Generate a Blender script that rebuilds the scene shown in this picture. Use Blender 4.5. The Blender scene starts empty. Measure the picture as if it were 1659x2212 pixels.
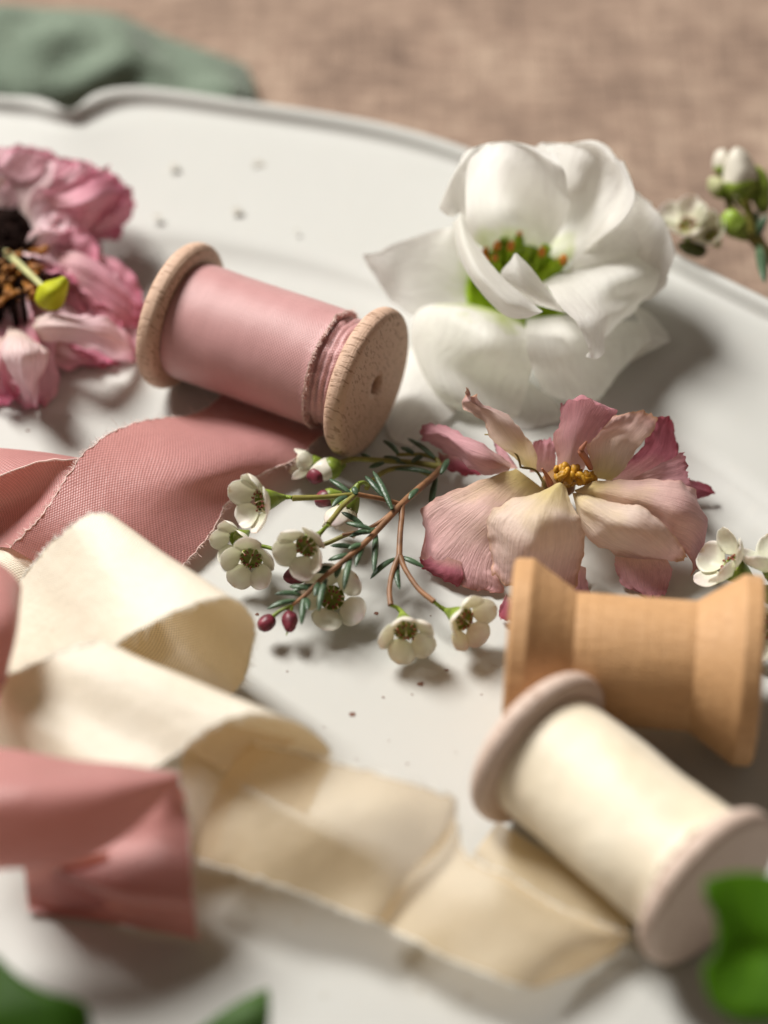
import bpy, math, random
from mathutils import Vector, Matrix, noise
random.seed(7)
S = 0.01            # the code is written in centimetres, the scene is in metres
sc = bpy.context.scene
COL = sc.collection
F = 6144.0; CX, CY = 829.5, 1106.0
CAM = Vector((0, -35.6, 35.6))
FW = Vector((0, .70711, -.70711)); RT = Vector((1, 0, 0)); UP = Vector((0, .70711, .70711)); BK = -FW

def P(x, y, z=0.0):
    """point at height z (cm) on the line of sight of the sketch position x, y"""
    d = FW * F + RT * (x - CX) + UP * (CY - y)
    t = (z - CAM.z) / d.z
    return CAM + d * t
def region(ox, oy, s):
    return lambda x, y, z=0.0: P(ox + s * x, oy + s * y, z)
RW = region(779.7, 292.0, .42)
RD = region(895.9, 822.9, .42)
RL = region(0, 298.6, .285)
RU = region(1393.6, 298.6, .165)
RE = region(1460, 1095, .165)
RS = region(431.3, 895.8, .44)
R6 = region(0, 1526.3, .56)
def cv(r, u, b):
    return (RT * r + UP * u + BK * b).normalized()

# ------------------------------------------------------------------ meshes
def cr(p, t):
    """Catmull-Rom through a list at 0..len-1"""
    n = len(p)
    if n == 1: return p[0].copy()
    i = min(int(t), n - 2); f = t - i
    p1, p2 = p[i], p[i + 1]
    p0 = p[i - 1] if i > 0 else p1 * 2 - p2
    p3 = p[i + 2] if i + 2 < n else p2 * 2 - p1
    return 0.5 * ((2 * p1) + (p2 - p0) * f + (2 * p0 - 5 * p1 + 4 * p2 - p3) * f * f + (3 * p1 - p0 - 3 * p2 + p3) * f ** 3)

class MB:
    def __init__(s): s.v = []; s.f = []; s.uv = []; s.uvc = []
    def add(s, vs, fs, uv=None, uvc=None):
        o = len(s.v); s.v += [Vector(v) for v in vs]
        s.f += [tuple(i + o for i in f) for f in fs]
        s.uv += uv if uv else [(0, 0)] * len(vs)
        s.uvc += uvc if uvc else (uv if uv else [(0, 0)] * len(vs))
        return s
    def grid(s, g, closed=False, uvc=None, uv=None):
        nr, nc = len(g), len(g[0])
        vs = [p for r in g for p in r]; fs = []
        for i in range(nr - 1):
            for j in range(nc - (0 if closed else 1)):
                k = (j + 1) % nc
                fs.append((i * nc + j, i * nc + k, (i + 1) * nc + k, (i + 1) * nc + j))
        if uv is None: uv = [(j / max(1, nc - 1), i / max(1, nr - 1)) for i in range(nr) for j in range(nc)]
        return s.add(vs, fs, uv, uvc)
    def tube(s, pts, rad, n=8, sub=6):
        m = len(pts); L = []
        if not isinstance(rad, (list, tuple)): rad = [rad] * m
        N = (m - 1) * sub
        for i in range(N + 1):
            t = i / sub
            c = cr(pts, t); k = min(int(t), m - 2); r = rad[k] + (rad[k + 1] - rad[k]) * (t - k)
            L.append((c, r))
        g = []; up = Vector((0.1, .2, 1))
        for i, (c, r) in enumerate(L):
            a = L[min(i + 1, N)][0] - L[max(i - 1, 0)][0]
            if a.length < 1e-9: a = Vector((0, 0, 1))
            a.normalize(); x = a.cross(up)
            if x.length < 1e-3: x = a.cross(Vector((1, 0, 0)))
            x.normalize(); y = a.cross(x); 
            g.append([c + (x * math.cos(q) + y * math.sin(q)) * r for q in [2 * math.pi * j / n for j in range(n)]])
        s.grid(g, True)
        o = len(s.v)
        s.add([g[0][j] for j in range(n)], [tuple(range(n - 1, -1, -1))]); s.add([g[-1][j] for j in range(n)], [tuple(range(n))])
        return s
    def ball(s, c, r, ax=None, n=10, m=7, stretch=1.0):
        ax = ax or Vector((0, 0, 1)); ax = ax.normalized(); x = ax.orthogonal().normalized(); y = ax.cross(x)
        g = []
        for i in range(m + 1):
            a = math.pi * i / m; rr = math.sin(a) * r + 1e-5; z = -math.cos(a) * r * stretch
            g.append([c + ax * z + (x * math.cos(q) + y * math.sin(q)) * rr for q in [2 * math.pi * j / n for j in range(n)]])
        return s.grid(g, True)
    def lathe(s, prof, c, ax, n=48, closed=False, x=None):
        """prof: (along axis, radius)"""
        ax = ax.normalized(); x = x or ax.orthogonal().normalized(); y = ax.cross(x)
        if closed: prof = prof + [prof[0]]
        g = []; uvc = []; L = 0
        for i, (z, r) in enumerate(prof):
            if i: L += math.hypot(z - prof[i - 1][0], r - prof[i - 1][1])
            g.append([c + ax * z + (x * math.cos(q) + y * math.sin(q)) * r for q in [2 * math.pi * j / n for j in range(n + 1)]])
            uvc += [(2 * math.pi * j / n * r, L) for j in range(n + 1)]
        return s.grid(g, False, uvc)

def build(mb, name, mat, parent=None, smooth=True, solid=0, sub=0, weld=False):
    me = bpy.data.meshes.new(name)
    org = Vector((0, 0, 0))
    root = parent
    while root is not None:
        org = org + Vector(root.get('_org', (0, 0, 0))); root = root.parent
    me.from_pydata([((v - org) * S)[:] for v in mb.v], [], mb.f); 
    l1 = me.uv_layers.new(name='UVMap'); l2 = me.uv_layers.new(name='cm')
    for l in me.loops:
        l1.data[l.index].uv = mb.uv[l.vertex_index]; l2.data[l.index].uv = mb.uvc[l.vertex_index]
    if smooth: me.polygons.foreach_set('use_smooth', [True] * len(me.polygons))
    me.materials.append(mat); me.update()
    o = bpy.data.objects.new(name, me); COL.objects.link(o)
    if parent is not None: o.parent = parent
    if weld:
        w = o.modifiers.new('weld', 'WELD'); w.merge_threshold = 1e-6
    if solid:
        m = o.modifiers.new('solid', 'SOLIDIFY'); m.thickness = solid * S; m.offset = 0
    if sub:
        m = o.modifiers.new('sub', 'SUBSURF'); m.levels = m.render_levels = sub
    return o
def thing(name, loc, label, cat, group=None, rot=None):
    o = bpy.data.objects.new(name, None); COL.objects.link(o); o.empty_display_size = .01
    o.location = loc * S
    if rot is not None: o.rotation_euler = rot; o['_org'] = (0, 0, 0)
    else: o['_org'] = tuple(loc)
    o['label'] = label; o['category'] = cat
    if group: o['group'] = group
    return o
def tag(o, label, cat, group=None):
    o['label'] = label; o['category'] = cat
    if group: o['group'] = group
    return o

def loft(rows, nu=8, nv=8, amp=0, freq=1.0, edge=0, seed=0, tipj=0, veins=0, vn=16):
    """rows of control points -> smooth sheet; returns grid and its size in cm"""
    R, C = len(rows), len(rows[0]); g = []
    NV = (R - 1) * nv; NU = (C - 1) * nu
    for i in range(NV + 1):
        t = i / nv
        rowp = [cr([rows[r][c] for r in range(R)], t) for c in range(C)]
        g.append([cr(rowp, j / nu) for j in range(NU + 1)])
    # normals and relief
    if amp or edge or veins or tipj:
        h = []
        off = Vector((seed * 13.1, seed * 7.7, seed * 3.3))
        for i in range(NV + 1):
            r = []
            for j in range(NU + 1):
                a = g[min(i + 1, NV)][j] - g[max(i - 1, 0)][j]; b = g[i][min(j + 1, NU)] - g[i][max(j - 1, 0)]
                n = a.cross(b); n = n.normalized() if n.length > 1e-9 else Vector((0, 0, 1))
                u = j / NU; v = i / NV; eu = abs(2 * u - 1) ** 4; ev = max(0, v - .55) / .45
                p = g[i][j]
                k = amp * noise.noise(p * freq + off) * min(1, v * 3 + .2)
                e = edge * max(eu * min(1, v * 2), ev ** 2)
                k += e * (noise.noise(p * freq * 2.6 + off * 2) + .5 * noise.noise(p * freq * 6 + off))
                if veins:
                    k += veins * noise.noise(Vector((u * vn, v * 1.1, seed))) * min(1, 4 * v) 
                q = p + n * k
                if tipj:
                    tj = tipj * ev ** 3
                    q = q + (a.normalized() if a.length > 1e-9 else a) * tj * (noise.noise(Vector((u * 7, seed, 1))) + .6 * noise.noise(Vector((u * 22, seed, 5))))
                    if j in (0, NU):
                        q = q + b.normalized() * tipj * .35 * noise.noise(Vector((v * 14, seed, 9 + j)))
                r.append(q)
            h.append(r)
        g = h
    return g
def uvcm(g):
    """cm coordinates on a sheet"""
    nr, nc = len(g), len(g[0]); out = []
    W = []
    for i in range(nr):
        L = [0]
        for j in range(1, nc): L.append(L[-1] + (g[i][j] - g[i][j - 1]).length)
        W.append(L)
    m = nc // 2; H = [0]
    for i in range(1, nr): H.append(H[-1] + (g[i][m] - g[i - 1][m]).length)
    wm = max(L[-1] for L in W)
    for i in range(nr):
        for j in range(nc): out.append((j / (nc - 1) * wm, H[i]))
    return out
def sheet(name, rows, mat, parent=None, nu=8, nv=8, **k):
    g = loft(rows, nu, nv, **k)
    mb = MB(); mb.grid(g, False, uvcm(g))
    return build(mb, name, mat, parent), g

def fringe(g, side, mat, parent, per_cm=60, ln=.13, name='frayed_edge', w=.005, rows=None, bead=.012):
    """loose threads along one long edge of a ribbon sheet"""
    mb = MB(); nc = len(g[0]) - 1; e = 0 if side == 0 else nc; inn = 1 if side == 0 else nc - 1
    rows = rows or (0, len(g) - 1)
    pts = []
    for i in range(rows[0], rows[1] + 1): pts.append((g[i][e], (g[i][e] - g[i][inn]).normalized()))
    for i in range(len(pts) - 1):
        a, da = pts[i]; b, db = pts[i + 1]; t = (b - a); L = t.length
        if L < 1e-6: continue
        td = t / L
        k = L * per_cm; k = int(k) + (1 if random.random() < k % 1 else 0)
        nrm = td.cross(da)
        for _ in range(k):
            f = random.random(); p = a.lerp(b, f); d = da.lerp(db, f)
            ll = ln * random.uniform(.25, 1.0) ** 1.5 * (1.8 if random.random() < .06 else 1)
            d = (d + td * random.gauss(0, .55) + nrm * random.gauss(0, .35)).normalized()
            bend = (td * random.gauss(0, .3) + nrm * random.gauss(0, .3)) * ll
            s_ = (td + nrm * random.gauss(0, .5)).normalized() * w
            p0 = p - d * .01; p1 = p + d * ll * .5; p2 = p + d * ll + bend
            mb.add([p0 - s_, p0 + s_, p1 + s_ * .8, p1 - s_ * .8, p2 + s_ * .4, p2 - s_ * .4], [(0, 1, 2, 3), (3, 2, 4, 5)])
    # bundled threads right at the edge
    if bead:
        st = 2
        pp = [pts[i][0] + Vector((random.gauss(0, .006), random.gauss(0, .006), random.gauss(0, .006))) for i in range(0, len(pts), st)]
        if len(pp) > 2: mb.tube(pp, [bead * random.uniform(.5, 1.2) for _ in pp], 5, 3)
    return build(mb, name, mat, parent)

# ------------------------------------------------------------------ materials
def srgb(h):
    return tuple(((c / 255) / 12.92 if c / 255 <= .04045 else ((c / 255 + .055) / 1.055) ** 2.4) for c in h) + (1,)
class M:
    def __init__(s, name):
        s.m = bpy.data.materials.new(name); s.m.use_nodes = True; s.t = s.m.node_tree; s.n = s.t.nodes; s.n.clear()
        s.out = s.n.new('ShaderNodeOutputMaterial')
    def N(s, typ, **kw):
        n = s.n.new('ShaderNode' + typ)
        for k, v in kw.items():
            if k.startswith('i_'):
                key = k[2:]; key = int(key) if key.isdigit() else key.replace('_', ' ')
                if isinstance(v, bpy.types.NodeSocket): s.t.links.new(v, n.inputs[key])
                else: n.inputs[key].default_value = v
            else: setattr(n, k, v)
        return n
    def L(s, a, b): s.t.links.new(a, b)
    def co(s, kind='Object', scale=(100, 100, 100), uv=None):
        if uv: o = s.N('UVMap', uv_map=uv).outputs[0]
        else: o = s.N('TexCoord').outputs[kind]
        return s.N('Mapping', i_Vector=o, i_Scale=scale).outputs[0]
    def noise(s, co, sc=5, det=4, rough=.5, dist=0):
        return s.N('TexNoise', i_Vector=co, i_Scale=sc, i_Detail=det, i_Roughness=rough, i_Distortion=dist).outputs['Fac']
    def ramp(s, fac, stops):
        r = s.N('ValToRGB', i_Fac=fac); e = r.color_ramp.elements
        while len(e) < len(stops): e.new(.5)
        for k, (p, c) in zip(e, stops):
            k.position = p; k.color = c if len(c) == 4 else tuple(c) + (1,)
        return r.outputs[0]
    def mix(s, f, a, b, mode='MIX'):
        n = s.N('Mix', data_type='RGBA', blend_type=mode)
        for i, v in ((0, f), (6, a), (7, b)):
            if isinstance(v, bpy.types.NodeSocket): s.L(v, n.inputs[i])
            else: n.inputs[i].default_value = v
        return n.outputs[2]
    def math(s, op, a, b=0.0, c=0.0, clamp=False):
        n = s.N('Math', operation=op, use_clamp=clamp)
        for i, v in enumerate((a, b, c)):
            if isinstance(v, bpy.types.NodeSocket): s.L(v, n.inputs[i])
            else: n.inputs[i].default_value = v
        return n.outputs[0]
    def bump(s, h, st=.3, d=.001, nrm=None):
        n = s.N('Bump', i_Height=h, i_Strength=st, i_Distance=d)
        if nrm: s.L(nrm, n.inputs['Normal'])
        return n.outputs[0]
    def finish(s, col, rough=.5, nrm=None, transl=0, sheen=0, spec=.5, tcol=None, sss=0, alpha=1.0, aniso=0, srad=.002, sheen_tint=None, coat=0):
        p = s.N('BsdfPrincipled')
        def st(k, v):
            if isinstance(v, bpy.types.NodeSocket): s.L(v, p.inputs[k])
            else: p.inputs[k].default_value = v
        st('Base Color', col); st('Roughness', rough); st('Specular IOR Level', spec)
        if nrm: st('Normal', nrm)
        if sheen:
            st('Sheen Weight', sheen); st('Sheen Roughness', .35)
            if sheen_tint: st('Sheen Tint', sheen_tint)
        if coat: st('Coat Weight', coat); st('Coat Roughness', .15)
        if sss:
            st('Subsurface Weight', sss); st('Subsurface Radius', (1, .8, .6)); st('Subsurface Scale', srad)
        sh = p.outputs[0]
        if transl:
            t = s.N('BsdfTranslucent')
            tc = tcol if tcol is not None else col
            if isinstance(tc, bpy.types.NodeSocket): s.L(tc, t.inputs[0])
            else: t.inputs[0].default_value = tc
            if nrm: s.L(nrm, t.inputs['Normal'])
            mx = s.N('MixShader', i_0=transl); s.L(sh, mx.inputs[1]); s.L(t.outputs[0], mx.inputs[2]); sh = mx.outputs[0]
        if not (isinstance(alpha, float) and alpha == 1.0):
            tr = s.N('BsdfTransparent'); mx = s.N('MixShader', i_0=alpha); s.L(tr.outputs[0], mx.inputs[1]); s.L(sh, mx.inputs[2]); sh = mx.outputs[0]
        s.L(sh, s.out.inputs[0]); return s.m

def mat_plain(name, c, rough=.5, transl=0, sss=0, var=.12, vs=3, spec=.4, sheen=0):
    m = M(name); co = m.co(); n = m.noise(co, vs, 4)
    k = 1 - var; dark = tuple(x * k for x in c[:3]) + (1,); lite = tuple(min(1, x * (1 + var)) for x in c[:3]) + (1,)
    return m.finish(m.ramp(n, [(.3, dark), (.7, lite)]), rough, m.bump(n, .15, .0005), transl, spec=spec, sss=sss, sheen=sheen)

def mat_ribbon(name, a, b, transl=.3, fr=23, alpha=1.0, weave=.16, rough=.42, tcol=None, sheen=.35, wrb=.25):
    m = M(name); uv = m.co(uv='cm', scale=(1, 1, 1))
    sep = m.N('SeparateXYZ', i_0=uv)
    su = m.math('SINE', m.math('MULTIPLY', sep.outputs[0], 2 * math.pi * fr))
    svv = m.math('SINE', m.math('MULTIPLY', sep.outputs[1], 2 * math.pi * fr * .8))
    w = m.math('MULTIPLY', su, svv)                      # plain weave checker
    slub = m.noise(m.N('Mapping', i_Vector=uv, i_Scale=(60, 1.6, 1)).outputs[0], 1, 3)
    slub2 = m.noise(m.N('Mapping', i_Vector=uv, i_Scale=(1.6, 50, 1)).outputs[0], 1, 3)
    big = m.noise(m.co(), .8, 3)
    col = m.mix(big, a, b)
    fac = m.math('ADD', m.math('MULTIPLY', w, weave), m.math('ADD', m.math('MULTIPLY', slub, .22), m.math('MULTIPLY', slub2, .22)))
    col = m.mix(1, col, m.N('CombineColor', i_0=m.math('ADD', fac, .80), i_1=m.math('ADD', fac, .80), i_2=m.math('ADD', fac, .80)).outputs[0], 'MULTIPLY')
    wr = m.noise(m.co(), 1.6, 5, .6)
    nr = m.bump(w, .30, .00012); nr = m.bump(wr, wrb, .0015, nr)
    return m.finish(col, rough, nr, transl, sheen=sheen, spec=.45, tcol=tcol, alpha=alpha)

def mat_wood(name, a, b, dark, g=1.0, rough=.6, streak=.5):
    m = M(name); co = m.co(scale=(100, 100, 100))
    long = m.N('Mapping', i_Vector=co, i_Scale=(1.2, 9, 9)).outputs[0]
    n1 = m.noise(long, 1.6 * g, 5, .6, .4)
    pore = m.noise(m.N('Mapping', i_Vector=co, i_Scale=(2.6, 22, 7)).outputs[0], 1.2 * g, 2, .5)
    pm = m.ramp(pore, [(.56, (0, 0, 0)), (.66, (1, 1, 1))])
    big = m.noise(co, .9, 3)
    col = m.mix(n1, a, b); col = m.mix(m.math('MULTIPLY', big, .35), col, b)
    col = m.mix(m.math('MULTIPLY', m.N('RGBToBW', i_0=pm).outputs[0], streak), col, dark)
    ring = m.noise(m.N('Mapping', i_Vector=co, i_Scale=(11, .15, .15)).outputs[0], 1, 3, .6)
    col = m.mix(1, col, m.ramp(ring, [(.35, (.975, .97, .965)), (.6, (1, 1, 1))]), 'MULTIPLY')
    h = m.math('SUBTRACT', m.math('ADD', n1, m.math('MULTIPLY', ring, .8)), m.math('MULTIPLY', m.N('RGBToBW', i_0=pm).outputs[0], .6))
    return m.finish(col, rough, m.bump(h, .35, .0008), spec=.3)

def mat_petal(name, base, mid, tip, edge=None, transl=.35, vein=.35, rough=.55, crease=.5, lo=.0, vs=26):
    crease *= .9
    m = M(name); uv = m.N('UVMap', uv_map='UVMap').outputs[0]
    sep = m.N('SeparateXYZ', i_0=uv); u, v = sep.outputs[0], sep.outputs[1]
    n = m.noise(m.co(), 1.5, 4)
    vv = m.math('ADD', v, m.math('MULTIPLY', m.math('SUBTRACT', n, .5), .5))
    col = m.ramp(vv, [(lo, base), (lo + .4, mid), (.95, tip)])
    ve = m.noise(m.N('Mapping', i_Vector=uv, i_Scale=(vs, 3.2, 1)).outputs[0], 1, 5, .6, 1.4)
    fine = m.noise(m.co(), 14, 4)
    vm = m.ramp(ve, [(.38, (1 - vein, 1 - 1.1 * vein, 1 - 1.1 * vein)), (.60, (1, 1, 1))])
    col = m.mix(1, col, vm, 'MULTIPLY')
    if edge:
        eu = m.math('POWER', m.math('ABSOLUTE', m.math('SUBTRACT', m.math('MULTIPLY', u, 2), 1)), 14)
        ev = m.math('POWER', v, 16)
        e = m.math('MULTIPLY', m.math('MAXIMUM', m.math('MULTIPLY', eu, v), ev), m.math('ADD', n, .35), clamp=True)
        col = m.mix(e, col, edge)
    nr = m.bump(ve, crease, .0012); nr = m.bump(fine, crease * .4, .0004, nr)
    return m.finish(col, rough, nr, transl, spec=.3, sheen=.15)

def lin(*c): return tuple(c) + (1,)
# setting
def mat_ceramic():
    m = M('glazed_ceramic'); co = m.co(); n = m.noise(co, .35, 3); f = m.noise(co, 3, 5)
    vor = m.N('TexVoronoi', i_Vector=m.N('Mapping', i_Vector=co, i_Scale=(1, 1, .2)).outputs[0], i_Scale=1.35, i_Randomness=1)
    sp = m.math('LESS_THAN', vor.outputs['Distance'], m.math('MULTIPLY', m.math('SUBTRACT', m.N('SeparateColor', i_0=vor.outputs['Color']).outputs[0], .62), .075))
    col = m.mix(n, lin(.455, .457, .43), lin(.50, .502, .48))
    col = m.mix(m.math('MULTIPLY', m.ramp(f, [(.55, (0, 0, 0)), (.75, (1, 1, 1))]), .10), col, lin(.5, .46, .4))
    col = m.mix(m.math('MULTIPLY', sp, .55), col, lin(.30, .23, .17))
    return m.finish(col, .5, m.bump(f, .05, .0006), spec=.3)
CERAMIC = mat_ceramic()
FAINT = mat_plain('glaze_speckle_faint', lin(.43, .41, .36), .45)
SPECK = mat_plain('glaze_speckle', lin(.16, .075, .05), .4)
def mat_table():
    m = M('coarse_linen'); co = m.co()
    big = m.noise(co, .38, 5, .62); mid = m.noise(m.N('Mapping', i_Vector=co, i_Scale=(1, 2.2, 1)).outputs[0], 1.6, 4, .6)
    w1 = m.noise(m.N('Mapping', i_Vector=co, i_Scale=(7, .5, 1)).outputs[0], 1, 3)
    w2 = m.noise(m.N('Mapping', i_Vector=co, i_Scale=(.5, 7, 1)).outputs[0], 1, 3)
    w = m.math('MULTIPLY', m.math('ADD', w1, w2), .5)
    col = m.ramp(m.math('ADD', m.math('MULTIPLY', big, .5), m.math('MULTIPLY', mid, .5)), [(.33, lin(.16, .11, .085)), (.5, lin(.29, .205, .155)), (.66, lin(.42, .315, .24))])
    col = m.mix(.55, col, m.ramp(w, [(.35, (.55, .55, .55)), (.62, (1.0, 1.0, 1.0))]), 'MULTIPLY')
    return m.finish(col, .9, m.bump(w, .6, .002), spec=.15, sheen=.2)
def mat_sage():
    m = M('sage_muslin'); co = m.co(); n = m.noise(co, .9, 5)
    w = m.math('MULTIPLY', m.math('ADD', m.noise(m.N('Mapping', i_Vector=co, i_Scale=(16, 2, 2)).outputs[0], 1, 2), m.noise(m.N('Mapping', i_Vector=co, i_Scale=(2, 16, 16)).outputs[0], 1, 2)), .5)
    col = m.mix(n, lin(.135, .18, .135), lin(.27, .33, .26))
    col = m.mix(.5, col, m.ramp(w, [(.35, (.6, .6, .6)), (.6, (1, 1, 1))]), 'MULTIPLY')
    return m.finish(col, .9, m.bump(w, .5, .002), .12, sheen=.3, spec=.1)
# spools
WOOD_PALE = mat_wood('pale_beech', lin(.66, .465, .35), lin(.52, .35, .255), lin(.20, .105, .06), rough=.6, streak=.6)
WOOD_GREY = mat_wood('whitened_beech', lin(.72, .58, .50), lin(.62, .48, .40), lin(.40, .27, .20), rough=.6, streak=.6)
WOOD_TAN = mat_wood('waxed_birch', lin(.66, .405, .21), lin(.49, .27, .12), lin(.26, .12, .045), rough=.5, streak=.22)
PINK_WIND = mat_ribbon('dusty_pink_silk', lin(.46, .235, .235), lin(.54, .30, .295), 0.02, 18, weave=.2, rough=.42, wrb=.05)
PINK = mat_ribbon('dusty_pink_silk_tail', lin(.46, .215, .212), lin(.58, .295, .285), .33, 16, weave=.38, tcol=lin(.66, .25, .18))
PINK_FUZZ = mat_plain('pink_threads', lin(.86, .68, .63), .6, .3)
CREAM = mat_ribbon('cream_silk', lin(.81, .74, .60), lin(.87, .82, .71), .20, 16, weave=.34, tcol=lin(.88, .62, .28))
CREAM_WIND = mat_ribbon('cream_silk_wound', lin(.82, .69, .49), lin(.93, .87, .72), .05, 17)
SHEER = mat_ribbon('sheer_cream_silk', lin(.80, .66, .45), lin(.84, .72, .52),   .42, 17, alpha=.64, tcol=lin(.84, .58, .25))
CREAM_FUZZ = mat_plain('cream_threads', lin(.93, .90, .83), .6, .2)

# ------------------------------------------------------------------ camera, light
cam_d = bpy.data.cameras.new('camera'); cam = bpy.data.objects.new('camera', cam_d); COL.objects.link(cam)
cam.location = CAM * S; cam.rotation_euler = (math.radians(45), 0, 0)
cam_d.sensor_fit = 'VERTICAL'; cam_d.sensor_height = 36; cam_d.lens = 36 * F / 2212
cam_d.clip_start = .02; cam_d.clip_end = 50
cam_d.dof.use_dof = True
FOC = P(840, 1165, .55)
cam_d.dof.focus_distance = (FOC - CAM).dot(FW) * S
cam_d.dof.aperture_fstop = 6.0; cam_d.dof.aperture_blades = 9
sc.camera = cam
w = bpy.data.worlds.new('World'); sc.world = w; w.use_nodes = True
bg = w.node_tree.nodes['Background']; bg.inputs[0].default_value = (1.0, .78, .62, 1); bg.inputs[1].default_value = .12
def area(name, pos, size, power, col, tgt=Vector((0, 0, 0))):
    d = bpy.data.lights.new(name, 'AREA'); d.shape = 'RECTANGLE'; d.size = size[0] * S; d.size_y = size[1] * S
    d.energy = power; d.color = col
    o = bpy.data.objects.new(name, d); COL.objects.link(o); o.location = pos * S
    o.rotation_euler = (tgt - pos).to_track_quat('-Z', 'Y').to_euler(); return o
area('window_light', Vector((-62, 58, 98)), (42, 46), 31, (1, .97, .92))
sc.view_settings.view_transform = 'Standard'; sc.view_settings.look = 'None'
sc.view_settings.exposure = .10; sc.view_settings.gamma = 1
sc.cycles.max_bounces = 8; sc.cycles.transparent_max_bounces = 12
sc.cycles.use_denoising = True

# ------------------------------------------------------------------ setting
TZ = -.7
t = MB(); t.add([(-300, -300, TZ), (300, -300, TZ), (300, 300, TZ), (-300, 300, TZ)], [(0, 1, 2, 3)])
to = build(t, 'table', mat_table()); to['kind'] = 'structure'

# plate: traced far edge, closed round outside the frame
ZR = .95
edge_px = [(-260, 205), (-180, 196), (-90, 196), (-30, 205), (20, 214), (60, 210), (105, 218), (135, 234), (152, 251), (170, 232), (192, 208), (235, 194), (300, 190), (380, 198), (470, 212), (580, 228), (700, 246), (820, 268), (930, 296), (1040, 334), (1150, 380), (1270, 440), (1370, 500), (1440, 540), (1500, 570), (1580, 610), (1659, 648), (1760, 700), (1900, 780)]
ep = [P(x, y, ZR) for x, y in edge_px]
first, last = ep[0], ep[-1]
cen = Vector((-.5, -4.0, ZR))
a0 = math.atan2(last.y - cen.y, last.x - cen.x); a1 = math.atan2(first.y - cen.y, first.x - cen.x)
r0 = (last - cen).length; r1 = (first - cen).length
rest = []
K = 90; span = (a0 - (a1 - 2 * math.pi))
for i in range(1, K):
    f = i / K; a = a0 - span * f; r = r0 + (r1 - r0) * f
    r += .35 * abs(math.sin(f * math.pi * 6)) * min(1, 8 * min(f, 1 - f))
    rest.append(cen + Vector((math.cos(a) * r, math.sin(a) * r, 0)))
out = ep + rest
# resample
def resample(pts, n):
    pts = pts + [pts[0]]; L = [0]
    for i in range(1, len(pts)): L.append(L[-1] + (pts[i] - pts[i - 1]).length)
    o = []; k = 0
    for i in range(n):
        d = L[-1] * i / n
        while L[k + 1] < d: k += 1
        o.append(pts[k].lerp(pts[k + 1], (d - L[k]) / (L[k + 1] - L[k])))
    return o
out = resample(out, 520)
def smooth(pts, k, it):
    for _ in range(it):
        n = len(pts); pts = [pts[i - 1] * .25 * k + pts[i] * (1 - .5 * k) + pts[(i + 1) % n] * .25 * k for i in range(n)]
    return pts
def inset(d, base):
    res = []; n = len(base)
    for i, p in enumerate(base):
        t = base[(i + 3) % n] - base[i - 3]; nn = Vector((-t.y, t.x, 0)).normalized()
        if nn.dot(cen - p) < 0: nn = -nn
        res.append(p + nn * d)
    return res
prof = [(0.35, -.30), (.10, .45), (.0, .80), (.0, .92), (.05, 1.03), (.13, 1.07), (.21, 1.04), (.27, .95), (.33, .82), (.42, .775), (.55, .78), (.9, .72), (1.6, .55), (2.6, .38), (3.15, .33), (3.4, .30), (3.6, .19), (3.82, .05), (4.1, .0), (4.6, -.003)]
mb = MB(); rings = []
sm = smooth(out, 1, 60)
for d, z in prof:
    base = smooth(out, 1, 3) if d < .6 else (smooth(out, 1, int(4 + d * 40)))
    ring = inset(d, base if d < .6 else base)
    if d > .2: ring = smooth(ring, 1, int(2 + d * 20))
    rings.append([Vector((p.x, p.y, z)) for p in ring])
last_r = rings[-1]
cc = Vector((cen.x, cen.y, 0))
for f in (.8, .6, .4, .2, .02):
    rings.append([Vector((cc.x + (p.x - cc.x) * f, cc.y + (p.y - cc.y) * f, -.003)) for p in last_r])
# underside down to the foot
under = [[Vector((p.x, p.y, z)) for p in (inset(d, smooth(out, 1, 200)))] for d, z in ((4.0, -.25), (4.2, TZ + .01), (4.9, TZ + .01), (5.0, -.3))]
g = list(reversed(under)) + rings
mb.grid(g, True)
o_ = len(mb.v) - len(rings[-1]); mb.add([Vector((cc.x, cc.y, -.003))], []); nn_ = len(rings[-1])
mb.f += [(o_ + i, o_ + (i + 1) % nn_, o_ + nn_) for i in range(nn_)]
NPL = len(mb.f)
plate = thing('plate', Vector((cen.x, cen.y, TZ)), 'white speckled ceramic plate with scalloped raised rim, under all the spools and flowers', 'plate')
spk = [(761, 1543, 9), (909, 1477, 8), (965, 1447, 5), (828, 1506, 3.5), (813, 1325, 6), (840, 1600, 2), (700, 1570, 2), (1597, 981, 8), (890, 1500, 2.5), (985, 1625, 2), (1040, 1500, 2.2), (930, 1330, 2.5),
       (512, 457, 12), (557, 355, 12), (818, 452, 12), (430, 308, 9), (375, 360, 10), (310, 275, 8), (340, 470, 9), (760, 345, 7), (640, 500, 5), (1545, 905, 6), (1500, 1010, 4), (1590, 830, 4), (620, 1450, 2.5), (600, 1580, 2), (880, 1650, 3), (770, 1640, 2),
       (555, 1327, 5), (500, 1900, 7), (545, 1960, 8), (640, 1990, 7), (160, 1600, 4), (120, 1700, 4), (1010, 2150, 9), (700, 2150, 5), (905, 2140, 8), (260, 1010, 4), (60, 930, 5), (150, 900, 4)]
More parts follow.
